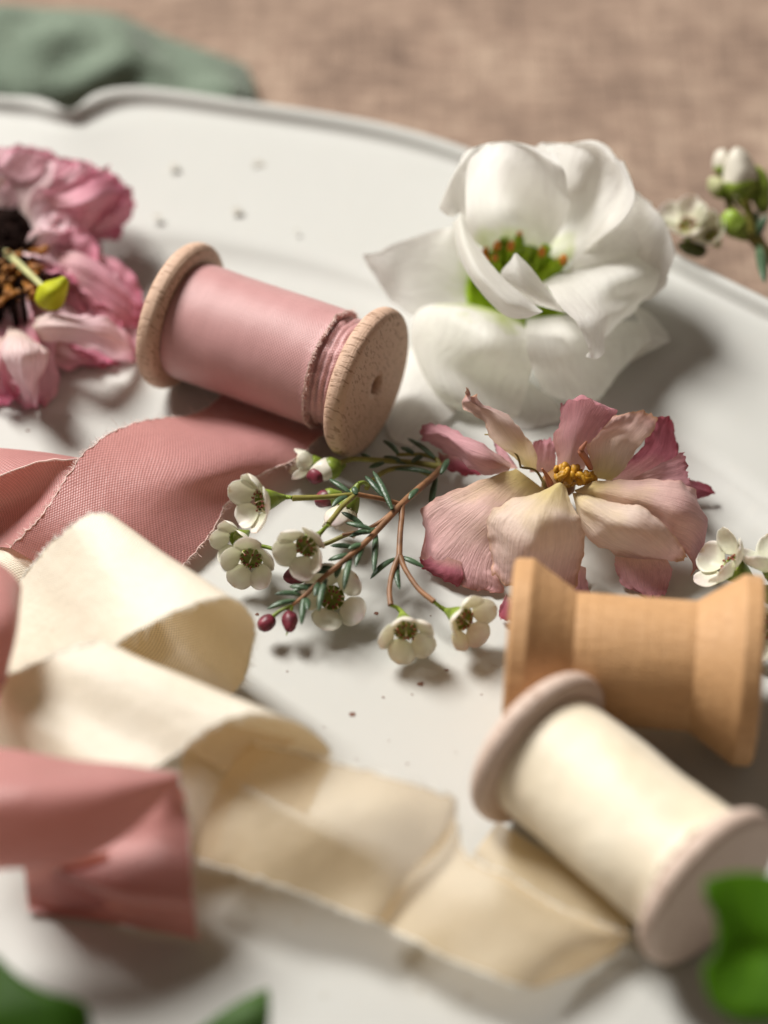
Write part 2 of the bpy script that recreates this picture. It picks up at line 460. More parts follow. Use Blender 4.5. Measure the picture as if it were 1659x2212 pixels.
for x, y, r in spk:
    zz = .004
    if y < 620: zz = .42 if y > 420 else .58
    c = P(x, y, zz); rr = r / 125 * .5; nrm = Vector((0, 0, 1)) if zz < .1 else Vector((0, -.12, 1))
    if zz > .1: c = c + Vector((0, 0, .03))
    n = 11; vs = []
    for i in range(n):
        a = 2 * math.pi * i / n; q = rr * (1.5 if y > 620 else 2.1) * random.uniform(.75, 1.25)
        vs.append(c + Vector((math.cos(a) * q * 1.2, math.sin(a) * q, math.sin(a) * q * (.12 if zz > .1 else 0))))
    mb.add([c + Vector((0, 0, .006))] + vs, [(0, i + 1, (i + 1) % n + 1) for i in range(n)])
pb = build(mb, 'plate_body', CERAMIC, plate)
pb.data.materials.append(SPECK)
pb.data.materials.append(FAINT)
for pl in pb.data.polygons[NPL:]: pl.material_index = 2 if pl.center.y / S + cen.y > 5.5 or pl.center.y / S + cen.y < -6.5 else 1

# sage cloth behind the plate
rows = []
cl = [[(-260, 20, 1.0), (-60, -10, 2.4), (110, -12, 2.6), (230, 10, 2.0), (330, 50, 1.0), (430, 90, .2), (520, 120, -.5)],
      [(-260, 80, 3.0), (-60, 20, 3.6), (100, 16, 3.6), (215, 32, 3.0), (330, 88, 2.2), (430, 140, 1.4), (545, 205, -.4)],
      [(-260, 150, 3.2), (-60, 90, 3.6), (90, 70, 3.6), (215, 100, 3.2), (320, 130, 2.2), (420, 175, 1.0), (560, 225, -.5)],
      [(-260, 230, 1.8), (-60, 200, 1.5), (90, 180, 1.8), (200, 190, 1.2), (320, 200, .6), (420, 225, -.2), (540, 245, -.6)],
      [(-260, 300, -.5), (-60, 270, -.55), (90, 262, -.55), (200, 250, -.55), (320, 262, -.6), (420, 262, -.6), (520, 265, -.6)]]
o, g = sheet('sage_cloth', [[P(p[0] + (14 if p[0] > 200 else 0), p[1] + (22 if p[1] > 0 else 30), p[2] * .30 - .25 if p[2] > 0 else p[2]) for p in r] for r in cl], mat_sage(), None, 10, 12, amp=.45, freq=.9, seed=3)
tag(o, 'crumpled sage green muslin cloth lying behind the plate rim', 'cloth')

# ------------------------------------------------------------------ spools
def rounded(x0, x1, r0, r1, b, k=5):
    """closed loop (x, r) rectangle with rounded outer corners"""
    p = [(x0, r0)]
    for i in range(k + 1):
        a = math.pi - math.pi / 2 * i / k; p.append((x0 + b + math.cos(a) * b, r1 - b + math.sin(a) * b))
    for i in range(k + 1):
        a = math.pi / 2 - math.pi / 2 * i / k; p.append((x1 - b + math.cos(a) * b, r1 - b + math.sin(a) * b))
    p.append((x1, r0)); return p
X = Vector((1, 0, 0)); O = Vector((0, 0, 0))
def spool_thing(name, A, B, R, label, cat, group=None, roll=0):
    c = (A + B) / 2; d = (B - A); d.z = 0
    t = thing(name, Vector((c.x, c.y, R)), label, cat, group, rot=(roll, 0, math.atan2(d.y, d.x)))
    return t, d.length / 2
def dense(prof, n=4):
    o = []
    for i in range(len(prof)):
        a = prof[i]; b = prof[(i + 1) % len(prof)]
        m = max(1, int(math.hypot(a[0] - b[0], a[1] - b[1]) / .12))
        o += [(a[0] + (b[0] - a[0]) * k / m, a[1] + (b[1] - a[1]) * k / m) for k in range(m)]
    return o
def round_spool(A, B, wood, wind, fuzz, label, Rf, Rw, gap, roll, tag_group):
    t, h = spool_thing('ribbon_spool', A, B, Rf, label, 'ribbon spool', tag_group, roll)
    T = .19
    for sgn in (-1, 1):
        mb = MB(); mb.lathe(dense(rounded(sgn * h - T, sgn * h + T, .19, Rf, .17)), O, X, 96, True)
        build(mb, 'flange', wood, t, weld=True)
    mb = MB(); mb.lathe([(-h, .19), (-h, .85), (h, .85), (h, .19)], O, X, 48, True); build(mb, 'barrel', wood, t)
    # wound ribbon: layered, a frayed lip short of one flange
    mb = MB(); g = []; n = 160; uvc = []
    x0, x1 = -h + T, h - T - gap
    prof = [(x0, .86), (x0 + .0, Rw - .02), (x0 + .05, Rw)] + [(x0 + .05 + (x1 - x0 - .08) * k / 26, Rw) for k in range(1, 27)] + [(x1, Rw + .01), (x1 + .004, Rw - .05), (x1 + .01, .86)]
    for i, (x, r) in enumerate(prof):
        row = []
        for j in range(n + 1):
            a = 2 * math.pi * j / n
            rr = r; xx = x
            if r > .9:
                rr += (.02 if gap > .2 else .05) * noise.noise(Vector((x * .7, math.cos(a) * 1.3, math.sin(a) * 1.3 + 3))) + .008 * noise.noise(Vector((x * 4, math.cos(a) * 2, math.sin(a) * 2)))
                if i > len(prof) - 6: xx += .05 * noise.noise(Vector((math.cos(a) * 2.2, math.sin(a) * 2.2, 5))) + .06 * noise.noise(Vector((math.cos(a) * 9, math.sin(a) * 9, 5)))
            row.append(Vector((xx, math.cos(a) * rr, math.sin(a) * rr))); uvc.append((x, a * Rw))
        g.append(row)
    mb.grid(g, False, uvc)
    wo = build(mb, 'ribbon_winding', wind, t)
    lip = [[g[k][j] for k in (len(prof) - 5, len(prof) - 3)] for j in range(n + 1)]
    fringe(lip, 1, fuzz, wo, 110, .09, bead=.008)
    if gap > .1:   # the layers beneath the lip
        mb = MB(); g = []
        uvc = []
        for k in range(15):
            x = x1 - .05 + (gap + .06) * k / 14; row = []
            for j in range(n + 1):
                a = 2 * math.pi * j / n
                rr = Rw - .12 + .035 * math.sin(k * 2.1 + 1.5 * math.sin(a * 2)) * (1 if 0 < k < 14 else 0) + .03 * noise.noise(Vector((x * 6, math.cos(a) * 5, math.sin(a) * 5)))
                row.append(Vector((x, math.cos(a) * rr, math.sin(a) * rr))); uvc.append((x, a * Rw))
            g.append(row)
        mb.grid(g, False, uvc); build(mb, 'inner_winding', wind, t)
    return t
RF = 1.39
round_spool(P(391, 682, RF), P(792, 825, RF), WOOD_PALE, PINK_WIND, PINK_FUZZ, 'pale wooden spool wound with dusty pink silk ribbon, beside the white flower', RF, 1.09, .52, .4, 'wooden ribbon spools')
round_spool(P(1163, 1616, RF), P(1528, 1915, RF), WOOD_GREY, CREAM_WIND, CREAM_FUZZ, 'whitened wooden spool wound with cream silk ribbon, in front of the bare spool', RF, 1.10, .12, 2.0, 'wooden ribbon spools')
# bare spool, a turned double cone
A, B = P(1122, 1410, 1.53), P(1613, 1448, 1.53)
t, h = spool_thing('wooden_spool', A, B, 1.53, 'empty tan wooden spool with conical ends and bare barrel, behind the cream ribbon spool', 'spool')
h2 = h + .18
prof = [(-h2, .22), (-h2, 1.46), (-h2 + .02, 1.50), (-h2 + .06, 1.53), (-h2 + .30, 1.54), (-h2 + .35, 1.52), (-h2 + .38, 1.49), (-h2 + 1.02, 1.07), (-h2 + 1.05, 1.055), (-h2 + 1.5, 1.055), (0, 1.055), (h2 - 1.5, 1.055), (h2 - 1.05, 1.055), (h2 - 1.02, 1.07), (h2 - .38, 1.49), (h2 - .35, 1.52), (h2 - .30, 1.54), (h2 - .06, 1.53), (h2 - .02, 1.50), (h2, 1.46), (h2, .22)]
mb = MB(); mb.lathe(dense(prof), O, X, 110, True)
bo = build(mb, 'spool_body', WOOD_TAN, t)
bo.data.set_sharp_from_angle(angle=math.radians(24))
for v in bo.data.vertices:   # little dent on the left rim
    p = v.co / S
    if p.x < -h2 + .42:
        a = math.atan2(p.z, -p.y); dd = abs(a - .62)
        if dd < .05: v.co = Vector((v.co.x, v.co.y * (1 - .02 * (1 - dd / .05)), v.co.z * (1 - .02 * (1 - dd / .05))))

# ------------------------------------------------------------------ ribbons
def ribbon(name, rows, mat, fuzz, parent, nu=10, nv=10, fr=(0, 1), ln=.13, per=64, **k):
    g = loft(rows, nu, nv * 2, **k)
    for s_ in fr:                                   # torn, slightly scalloped edge
        e, i_ = (0, 1) if s_ == 0 else (-1, -2)
        for i, r in enumerate(g):
            d = (r[e] - r[i_]).normalized(); r[e] = r[e] + d * (.035 * noise.noise(r[e] * 5) + .03 * noise.noise(r[e] * 14))
    mb = MB(); mb.grid(g, False, uvcm(g)); o = build(mb, name, mat, parent)
    for s_ in fr: fringe(g, s_, fuzz, o, per, ln)
    return o, g
def rp(*r): return [P(*p) for p in r]
pr = thing('pink_ribbon', P(600, 960, 0), 'dusty pink silk ribbon tail running from under the pink spool to the left edge', 'ribbon')
rows = [rp((500, 830, .25), (600, 870, .25), (760, 915, .25)),
        rp((440, 885, .30), (560, 925, .50), (692, 945, .45)),
        rp((360, 905, .65), (500, 960, .80), (635, 992, .45)),
        rp((290, 915, .95), (430, 1010, 1.0), (555, 1030, .45)),
        rp((225, 945, 1.15), (350, 1045, 1.05), (490, 1090, .40)),
        rp((172, 992, 1.25), (300, 1090, .95), (455, 1150, .30)),
        rp((120, 1070, 1.1), (245, 1150, .80), (405, 1212, .22)),
        rp((75, 1130, .95), (190, 1200, .60), (330, 1275, .10)),
        rp((20, 1182, .65), (120, 1240, .35), (250, 1330, .06))]
ribbon('ribbon_band', rows, PINK, PINK_FUZZ, pr, 12, 10, amp=.05, freq=.9, seed=1)
rows = [rp((172, 990, 1.22), (80, 998, 1.35), (-20, 1035, 1.3), (-120, 1080, 1.1)),
        rp((125, 1062, 1.05), (60, 1070, .75), (-30, 1090, .6), (-130, 1120, .5)),
        rp((78, 1128, .90), (30, 1130, .55), (-40, 1140, .35), (-130, 1160, .3)),
        rp((22, 1184, .60), (0, 1182, .40), (-50, 1185, .25), (-130, 1200, .2))]
PINK_IN = mat_ribbon('salmon_ribbon_underside', lin(.66, .33, .27), lin(.70, .38, .31), .40, 22, weave=.06, tcol=lin(.72, .30, .2))
ribbon('ribbon_fold_or_light_block', rows, PINK, PINK_FUZZ, pr, 10, 8, fr=())
rows = [rp((172, 989, 1.20), (90, 976, 1.10), (-20, 966, 1.0), (-120, 960, .9)),
        rp((173, 990, 1.24), (85, 985, 1.3), (-20, 995, 1.25), (-120, 1020, 1.1)),
        rp((172, 991, 1.24), (80, 999, 1.37), (-20, 1036, 1.32), (-120, 1081, 1.12))]
o, g = sheet('ribbon_fold_or_light_block', rows, PINK, pr, 10, 6)
gt = [list(c) for c in zip(*g)]
fringe(gt, 1, PINK_FUZZ, o, 60, .05, bead=.018)

# the cream ribbon: two standing curls, then flat sheer loops to the spool
cr_ = thing('cream_ribbon', P(300, 1500, 0), 'long cream silk ribbon in two open curls and a sheer tail reaching the cream spool', 'ribbon')
# curl one: left (back) edge and right (front) edge
Lc = [(-60, 1470, .1), (0, 1370, .6), (42, 1260, 1.1), (95, 1192, 1.75), (152, 1142, 2.25), (205, 1113, 2.42), (250, 1122, 2.30), (300, 1170, 1.7), (320, 1230, .9), (290, 1290, .15), (220, 1320, .03), (100, 1290, .03), (-20, 1240, .03)]
Rc = [(110, 1600, .10), (160, 1510, .9), (215, 1435, 1.6), (260, 1382, 2.05), (335, 1342, 2.38), (430, 1297, 2.52), (500, 1290, 2.38), (545, 1340, 1.75), (543, 1405, .95), (512, 1490, .10), (430, 1520, .03), (310, 1500, .03), (190, 1450, .03)]
rows = []
for a, b in zip(Lc, Rc):
    pa, pb = P(*a), P(*b)
    m1 = pa.lerp(pb, .35); m2 = pa.lerp(pb, .7)
    rows.append([pa, m1, m2, pb])
ribbon('ribbon_curl', rows, CREAM, CREAM_FUZZ, cr_, 10, 10, ln=.15, amp=.05, freq=.8, seed=4)
tp = [P(60, 1262, 1.0), P(105, 1205, 1.7), P(160, 1156, 2.15), P(210, 1128, 2.28), P(255, 1140, 2.1), P(292, 1180, 1.6), P(305, 1225, .95)]
sheet('ribbon_fold_or_light_block', [[q, Vector((q.x + .1, q.y - .12, q.z * .5)), Vector((q.x + .12, q.y, .03))] for q in tp], CREAM, cr_, 6, 6)  # unseen sheet, added to keep light out of the curl's back opening
# curl two
Lc = [(-190, 1640, .05), (-160, 1560, 1.0), (-90, 1480, 1.9), (20, 1462, 2.05), (110, 1418, 2.35), (190, 1394, 2.45), (262, 1402, 2.35), (330, 1450, 1.7), (350, 1520, .9), (300, 1570, .2)]
Rc = [(120, 1900, .10), (170, 1800, .95), (255, 1700, 1.75), (365, 1640, 2.00), (430, 1585, 2.30), (495, 1550, 2.52), (575, 1542, 2.55), (660, 1568, 2.2), (712, 1640, 1.35), (660, 1760, .2)]
rows = []
for a, b in zip(Lc, Rc):
    pa, pb = P(*a), P(*b)
    m1 = pa.lerp(pb, .35); m2 = pa.lerp(pb, .7); rows.append([pa, m1, m2, pb])
ribbon('ribbon_curl', rows, CREAM, CREAM_FUZZ, cr_, 10, 10, ln=.15, amp=.05, freq=.8, seed=9)
# inner tongue and sheer strips
rows = [rp((440, 1560, 1.9), (520, 1570, 1.8), (640, 1600, 1.6)),
        rp((395, 1625, 1.6), (470, 1640, 1.5), (560, 1650, 1.3)),
        rp((395, 1720, 1.0), (450, 1730, 1.0), (500, 1740, .8)),
        rp((415, 1845, .55), (430, 1848, .5), (470, 1850, .4))]
sheet('ribbon_tongue', rows, SHEER, cr_, 8, 8)
rows = [rp((425, 1858, .85), (445, 1760, 1.15), (490, 1670, 1.35), (530, 1603, 1.55)),
        rp((520, 1885, .95), (555, 1790, 1.3), (600, 1690, 1.6), (640, 1622, 1.8)),
        rp((630, 1922, .95), (680, 1830, 1.3), (730, 1740, 1.6), (770, 1655, 1.75)),
        rp((730, 1960, .85), (800, 1870, 1.2), (860, 1770, 1.5), (890, 1693, 1.6)),
        rp((808, 1990, .75), (870, 1910, .95), (935, 1820, 1.2), (978, 1722, 1.45)),
        rp((825, 1972, .50), (890, 1900, .70), (950, 1830, 1.0), (985, 1760, 1.2))]
ribbon('ribbon_strip', rows, SHEER, CREAM_FUZZ, cr_, 10, 10, amp=.16, freq=.8, seed=5)
rows = [rp((812, 1992, .50), (870, 1915, .62), (935, 1830, .8), (985, 1765, 1.1)),
        rp((900, 2035, .75), (940, 1965, .75), (985, 1890, .9), (1012, 1852, .95)),
        rp((1010, 2085, .75), (1050, 2020, .85), (1090, 1950, .95), (1110, 1902, .95)),
        rp((1128, 2132, .60), (1160, 2075, .75), (1205, 2010, .85), (1225, 1965, .80)),
        rp((1240, 2105, .18), (1255, 2068, .40), (1290, 2035, .55), (1330, 2010, .55)),
        rp((1330, 2065, .05), (1340, 2045, .12), (1352, 2032, .30), (1362, 2018, .45))]
ribbon('ribbon_strip', rows, SHEER, CREAM_FUZZ, cr_, 10, 10, amp=.14, freq=.9, seed=6)
rows = [rp((1010, 1862, .75), (1040, 1820, .50), (1075, 1775, .28)),
        rp((1130, 1930, .75), (1170, 1870, .50), (1200, 1850, .28)),
        rp((1240, 1985, .60), (1270, 1925, .45), (1300, 1910, .28)),
        rp((1350, 2030, .40), (1365, 1990, .35), (1390, 1950, .30))]
ribbon('ribbon_strip', rows, SHEER, CREAM_FUZZ, cr_, 8, 8, fr=(0,), amp=.03, seed=8)
rows = [rp((-120, 1175, .1), (-120, 1240, .5), (-120, 1320, .2)), rp((0, 1180, .25), (0, 1215, .5), (0, 1320, .2)), rp((70, 1188, .2), (60, 1225, .35), (50, 1320, .1)), rp((125, 1200, .05), (110, 1240, .1), (100, 1320, .05))]
ribbon('ribbon_strip', rows, CREAM, CREAM_FUZZ, cr_, 8, 8)

# foreground pink ribbon
pf = thing('pink_ribbon', R6(300, 700, 0), 'folded loop of dusty pink ribbon, blurred, in the lower left foreground', 'ribbon')
def r6(*r): return [R6(*p) for p in r]
rows = [r6((-160, 150, 2.4), (-160, 330, 2.9), (-160, 500, 2.5), (-160, 640, 1.9), (-160, 632, 1.5)),
        r6((20, 166, 2.5), (20, 320, 3.0), (20, 480, 2.6), (20, 615, 2.0), (20, 606, 1.6)),
        r6((200, 188, 2.5), (210, 310, 2.95), (225, 470, 2.6), (240, 608, 2.0), (235, 598, 1.6)),
        r6((380, 212, 2.5), (400, 310, 2.8), (415, 430, 2.5), (425, 535, 2.05), (420, 526, 1.7)),
        r6((540, 232, 2.4), (560, 290, 2.6), (570, 350, 2.4), (575, 400, 2.15), (570, 396, 1.9)),
        r6((680, 250, 2.3), (685, 262, 2.35), (688, 275, 2.3), (690, 290, 2.2), (690, 288, 2.15))]
ribbon('ribbon_loop', rows, PINK, PINK_FUZZ, pf, 8, 8, fr=(), amp=.05, seed=2)
rows = [r6((676, 250, 2.28), (683, 256, 2.3), (690, 258, 2.28)),
        r6((540, 400, 1.4), (640, 390, 1.7), (716, 380, 1.75)),
        r6((400, 520, .95), (590, 520, 1.3), (730, 520, 1.4)),
        r6((280, 600, .95), (530, 640, 1.2), (742, 650, 1.15)),
        r6((215, 632, .95), (480, 735, 1.05), (748, 760, .9)),
        r6((120, 645, .25), (420, 752, .35), (750, 800, .60)),
        r6((110, 720, .12), (430, 795, .15), (755, 850, .30)),
        r6((105, 790, .10), (430, 836, .10), (765, 900, .06))]
ribbon('ribbon_fold_or_light_block', rows, PINK, PINK_FUZZ, pf, 8, 8, amp=.05, seed=11)
rows = [r6((90, 600, 1.2), (240, 600, 1.15), (420, 560, 1.2)), r6((100, 680, .5), (240, 690, .6), (400, 700, .5)), r6((110, 770, .1), (250, 775, .1), (440, 790, .08))]
ribbon('ribbon_fold_or_light_block', rows, PINK, PINK_FUZZ, pf, 8, 8, fr=())
rows = [rp((-150, 1190, 3.2), (-150, 1330, 3.2), (-150, 1500, 2.4)), rp((-40, 1200, 3.1), (-40, 1340, 3.3), (-40, 1500, 2.4)), rp((15, 1228, 3.0), (20, 1340, 3.2), (8, 1480, 2.4)), rp((46, 1268, 2.8), (36, 1370, 2.9), (10, 1470, 2.4)), rp((30, 1290, 2.3), (20, 1380, 2.4), (-5, 1470, 2.2))]
ribbon('ribbon_loop', rows, PINK, PINK_FUZZ, pf, 8, 8, fr=())
rows = [rp((-150, 1500, 2.4), (-160, 1540, 2.6), (-160, 1610, 2.4)), rp((-40, 1500, 2.4), (-60, 1540, 2.6), (-80, 1612, 2.4)), rp((5, 1482, 2.3), (-10, 1540, 2.5), (-20, 1618, 2.5))]
ribbon('ribbon_loop', rows, PINK, PINK_FUZZ, pf, 8, 8, fr=())

# ------------------------------------------------------------------ white flower
WP = mat_petal('white_petal', lin(.62, .70, .30), lin(.93, .92, .87), lin(.95, .945, .92), None, .58, .07, .5, .30, lo=-.22, vs=14)
WQ = mat_petal('white_petal_plain', lin(.92, .91, .86), lin(.93, .92, .88), lin(.95, .945, .92), None, .58, .07, .5, .30, vs=14)
GREEN_CUP = mat_plain('green_throat', lin(.34, .50, .02), .45, .35, var=.45, vs=4)
ANTHER = mat_plain('orange_anther', lin(.55, .20, .02), .6, var=.4, vs=12)
wf = thing('white_flower', RW(830, 1000, 0), 'large white ruffled flower with green throat lying open behind the dried flower', 'flower')
def rw(*r): return [RW(*p) for p in r]
def petal(rows, mat, parent, nu=7, nv=7, **k):
    return sheet('petal', rows, mat, parent, nu, nv, **k)[0]
k = dict(amp=.17, freq=.8, edge=.045, tipj=.03, nu=10, nv=9)
# back right, behind
petal([rw((860, 640, 1.1), (960, 660, 1.1), (1040, 680, 1.2)), rw((900, 480, 1.3), (1060, 500, 1.4), (1130, 600, 1.9)), rw((900, 280, 2.0), (1150, 310, 2.0), (1230, 540, 2.5)),
       rw((890, 130, 2.9), (1190, 165, 2.8), (1355, 430, 3.1)), rw((930, 60, 3.4), (1220, 62, 3.5), (1412, 290, 3.45)), rw((960, 52, 3.4), (1230, 58, 3.45), (1410, 250, 3.35))], WP, wf, seed=3, **k)
# its right rim, rolled forward into a lip
petal([rw((1110, 640, 1.9), (1150, 600, 2.1), (1160, 560, 2.0)), rw((1210, 510, 2.5), (1250, 520, 2.65), (1240, 470, 2.4)), rw((1320, 380, 3.1), (1360, 430, 3.2), (1320, 330, 3.0)), rw((1350, 230, 3.5), (1412, 300, 3.55), (1370, 190, 3.4)), rw((1290, 100, 3.6), (1345, 135, 3.7), (1320, 80, 3.5))], WQ, wf, seed=33, amp=.04, freq=1, edge=.01, nu=8, nv=8)
# back left, cupped
petal([rw((700, 640, 1.3), (780, 620, 1.2), (860, 640, 1.1)), rw((540, 490, 2.2), (740, 430, 1.6), (980, 560, 1.5)), rw((490, 330, 3.0), (730, 280, 2.3), (1045, 450, 2.3)),
       rw((500, 180, 3.6), (750, 130, 3.1), (1070, 340, 3.0)), rw((560, 72, 3.9), (780, 46, 3.7), (1040, 190, 3.7)), rw((590, 66, 3.8), (780, 38, 3.75), (1010, 90, 3.8))], WP, wf, seed=1, **k)
# left rolled flap of that petal
petal([rw((540, 430, 3.0), (510, 400, 3.05), (475, 425, 3.0)), rw((540, 250, 3.5), (470, 280, 3.4), (425, 400, 3.0)), rw((560, 130, 3.8), (490, 180, 3.7), (412, 345, 3.1)), rw((640, 52, 3.95), (560, 72, 3.9), (505, 150, 3.6))], WQ, wf, seed=2, amp=.06, freq=1, edge=.06)
# right outer petal, behind
petal([rw((1040, 700, 1.0), (1080, 760, .9), (1080, 840, .8)), rw((1230, 500, 1.7), (1290, 640, 1.6), (1280, 840, 1.2)), rw((1380, 340, 2.4), (1470, 560, 2.4), (1430, 850, 1.5)), rw((1420, 295, 2.8), (1570, 470, 2.6), (1500, 835, 1.6)), rw((1490, 350, 2.6), (1610, 600, 2.3), (1565, 770, 1.8))], WQ, wf, seed=4, **k)
# right front petal folding over, its lip dropping to a point
petal([rw((930, 760, 1.5), (1040, 695, 1.6), (1180, 650, 1.8), (1330, 600, 2.0), (1440, 560, 2.0)),
       rw((985, 830, 2.2), (1120, 800, 2.1), (1280, 740, 2.2), (1420, 700, 2.2), (1540, 680, 2.0)),
       rw((1050, 905, 2.6), (1180, 890, 2.4), (1310, 850, 2.0), (1440, 810, 1.9), (1530, 790, 1.7)),
       rw((1120, 975, 2.7), (1210, 960, 2.5), (1310, 930, 2.0), (1400, 890, 1.7), (1450, 860, 1.5)),
       rw((1155, 1065, 2.4), (1210, 1060, 2.3), (1270, 1015, 2.0), (1340, 960, 1.6), (1400, 910, 1.5)),
       rw((1183, 1130, 2.1), (1195, 1140, 2.1), (1240, 1095, 1.9), (1300, 1020, 1.5), (1350, 950, 1.4))], WQ, wf, seed=5, **k)
petal([rw((1470, 610, 2.1), (1220, 660, 2.0), (1090, 690, 1.7)), rw((1440, 560, 2.3), (1250, 580, 2.2), (1110, 620, 1.9)), rw((1420, 480, 2.6), (1300, 500, 2.4), (1150, 580, 2.1))], WQ, wf, seed=15, **k)
# front left wall of the cup, seen along its rim
petal([rw((520, 395, 3.1), (500, 420, 3.05), (470, 450, 2.95)), rw((565, 520, 2.9), (535, 560, 3.0), (500, 600, 2.7)), rw((640, 640, 2.8), (600, 700, 2.95), (555, 720, 2.6)), rw((725, 735, 2.7), (680, 790, 2.85), (640, 840, 2.4)),
       rw((815, 810, 2.6), (770, 870, 2.7), (745, 925, 2.3)), rw((885, 865, 2.5), (865, 905, 2.5), (830, 945, 2.3)), rw((935, 905, 2.45), (927, 914, 2.45), (905, 925, 2.4))], WQ, wf, seed=6, amp=.06, freq=1.4, nu=6)
# small inner triangle
petal([rw((1050, 915, 2.2), (960, 890, 2.1), (870, 868, 2.1)), rw((960, 790, 2.5), (860, 810, 2.5), (760, 780, 2.2)), rw((880, 685, 2.8), (800, 710, 2.8), (712, 720, 2.4)), rw((802, 608, 3.0), (790, 610, 3.0), (768, 640, 2.9))], WQ, wf, seed=7, amp=.05, freq=1)
# outer left
petal([rw((640, 700, 1.0), (620, 800, .8), (640, 900, .7)), rw((500, 500, 1.7), (430, 720, 1.2), (450, 900, .8)), rw((420, 478, 2.0), (290, 680, 1.5), (300, 945, .7)), rw((220, 545, 2.0), (150, 690, 1.6), (190, 880, .9)), rw((80, 590, 1.9), (20, 620, 1.7), (90, 760, 1.3))], WP, wf, seed=8, **k)
# lower left, bulging lobe and skirt
petal([rw((540, 860, .9), (680, 900, 1.2), (830, 960, .9)), rw((380, 870, 1.1), (630, 960, 1.65), (850, 1060, 1.0)), rw((290, 930, 1.0), (610, 1090, 1.45), (865, 1180, .9)), rw((262, 1080, .7), (520, 1220, .75), (850, 1320, .5)), rw((330, 1250, .3), (560, 1370, .45), (815, 1440, .2)), rw((400, 1320, .12), (600, 1440, .15), (795, 1495, .05))], WP, wf, seed=9, amp=.42, freq=.75, edge=.05, nu=12, nv=10)
# lower right
petal([rw((850, 940, .9), (980, 930, 1.0), (1100, 920, 1.1)), rw((850, 1040, 1.4), (1040, 1010, 1.6), (1280, 960, 1.3)), rw((868, 1160, 1.2), (1080, 1110, 1.5), (1420, 960, 1.1)), rw((915, 1280, .7), (1120, 1240, 1.0), (1500, 1060, .8)), rw((960, 1330, .45), (1150, 1350, .5), (1420, 1150, .4)), rw((1040, 1355, .35), (1150, 1375, .3), (1260, 1300, .3))], WQ, wf, seed=10, amp=.12, freq=1, edge=.06, nu=10, nv=8)
petal([rw((1400, 870, 1.1), (1420, 1000, .9), (1300, 1120, .6)), rw((1490, 910, 1.0), (1490, 1040, .8), (1360, 1200, .3)), rw((1585, 1010, .8), (1580, 1070, .7), (1450, 1140, .3))], WQ, wf, seed=11, **k)
# petals beneath, lying on the plate
petal([rw((760, 1160, .4), (800, 1200, .35), (860, 1260, .3)), rw((720, 1300, .2), (860, 1360, .25), (1000, 1360, .25)), rw((700, 1480, .05), (820, 1505, .08), (1030, 1470, .05))], WQ, wf, seed=12, **k)
petal([rw((400, 1000, .5), (480, 1120, .4), (560, 1300, .25)), rw((260, 1080, .35), (330, 1300, .3), (470, 1440, .12)), rw((180, 1240, .2), (190, 1440, .15), (330, 1540, .06)), rw((120, 1460, .08), (160, 1560, .06), (260, 1600, .04))], WQ, wf, seed=13, amp=.06)
# green throat
mb = MB(); c0 = RW(800, 830, .75); ax = cv(.05, .25, .8)
mb.lathe([(-.3, .05), (-.28, .5), (0, .88), (.22, .98), (.30, .95), (.26, .88), (.0, .6), (-.1, .1)], c0, ax, 40, False)
build(mb, 'green_throat', GREEN_CUP, wf)
mb = MB(); an = MB()
for i, (x, y) in enumerate([(650, 650), (700, 580), (740, 530), (815, 520), (860, 590), (930, 610), (1010, 660), (770, 580), (880, 640), (690, 640), (960, 570), (1040, 650), (830, 600), (640, 610)]):
    tip = RW(x, y, 1.75 + random.uniform(-.15, .15)); b = RW(780 + (x - 830) * .5, 820, .9)
    mb.tube([b, b.lerp(tip, .5) + Vector((0, .1, 0)), tip], [.15, .15, .10], 8, 4)
    if i % 2 or x > 990 or x < 660: an.ball(tip + Vector((0, -.02, .06)), .075 if i % 3 else .055, cv(.2, .8, .2), stretch=1.4)
build(mb, 'filaments', GREEN_CUP, wf); build(an, 'anthers', ANTHER, wf)

# ------------------------------------------------------------------ dried flower
DP = mat_petal('dried_petal', lin(.70, .56, .24), lin(.76, .52, .47), lin(.62, .31, .35), lin(.50, .22, .14), .30, .14, .6, .5, vs=44)
DPc = mat_petal('dried_cream_petal', lin(.74, .61, .28), lin(.86, .70, .60), lin(.74, .48, .48), lin(.58, .32, .16), .30, .12, .6, .5, vs=44)
DPd = mat_petal('dried_deep_pink_petal', lin(.50, .30, .25), lin(.42, .13, .17), lin(.40, .07, .11), lin(.34, .06, .07), .30, .2, .6, .5, vs=40)
DPm = mat_petal('dried_mauve_petal', lin(.72, .46, .40), lin(.68, .38, .41), lin(.60, .28, .33), lin(.42, .14, .17), .32, .16, .6, .45, vs=40)
GOLD = mat_plain('golden_stamen', lin(.50, .26, .02), .5, .15, var=.4, vs=8)
df = thing('dried_flower', RD(740, 560, 0), 'flattened dried dusky pink and cream flower with golden stamens, behind the bare wooden spool', 'flower')
def rd(*r): return [RD(*p) for p in r]
k = dict(amp=.13, freq=1.5, edge=.10, veins=.022, tipj=.075, nu=16, nv=10, vn=6)
petal([rd((500, 430, .8), (490, 450, .9), (480, 470, .75)), rd((390, 340, 1.2), (380, 400, 1.3), (370, 480, .9)), rd((270, 280, 1.3), (240, 330, 1.3), (220, 400, .8)), rd((120, 218, 1.1), (110, 270, 1.2), (110, 340, .6)), rd((70, 225, .8), (40, 265, .8), (40, 300, .6))], DPm, df, seed=1, **k)
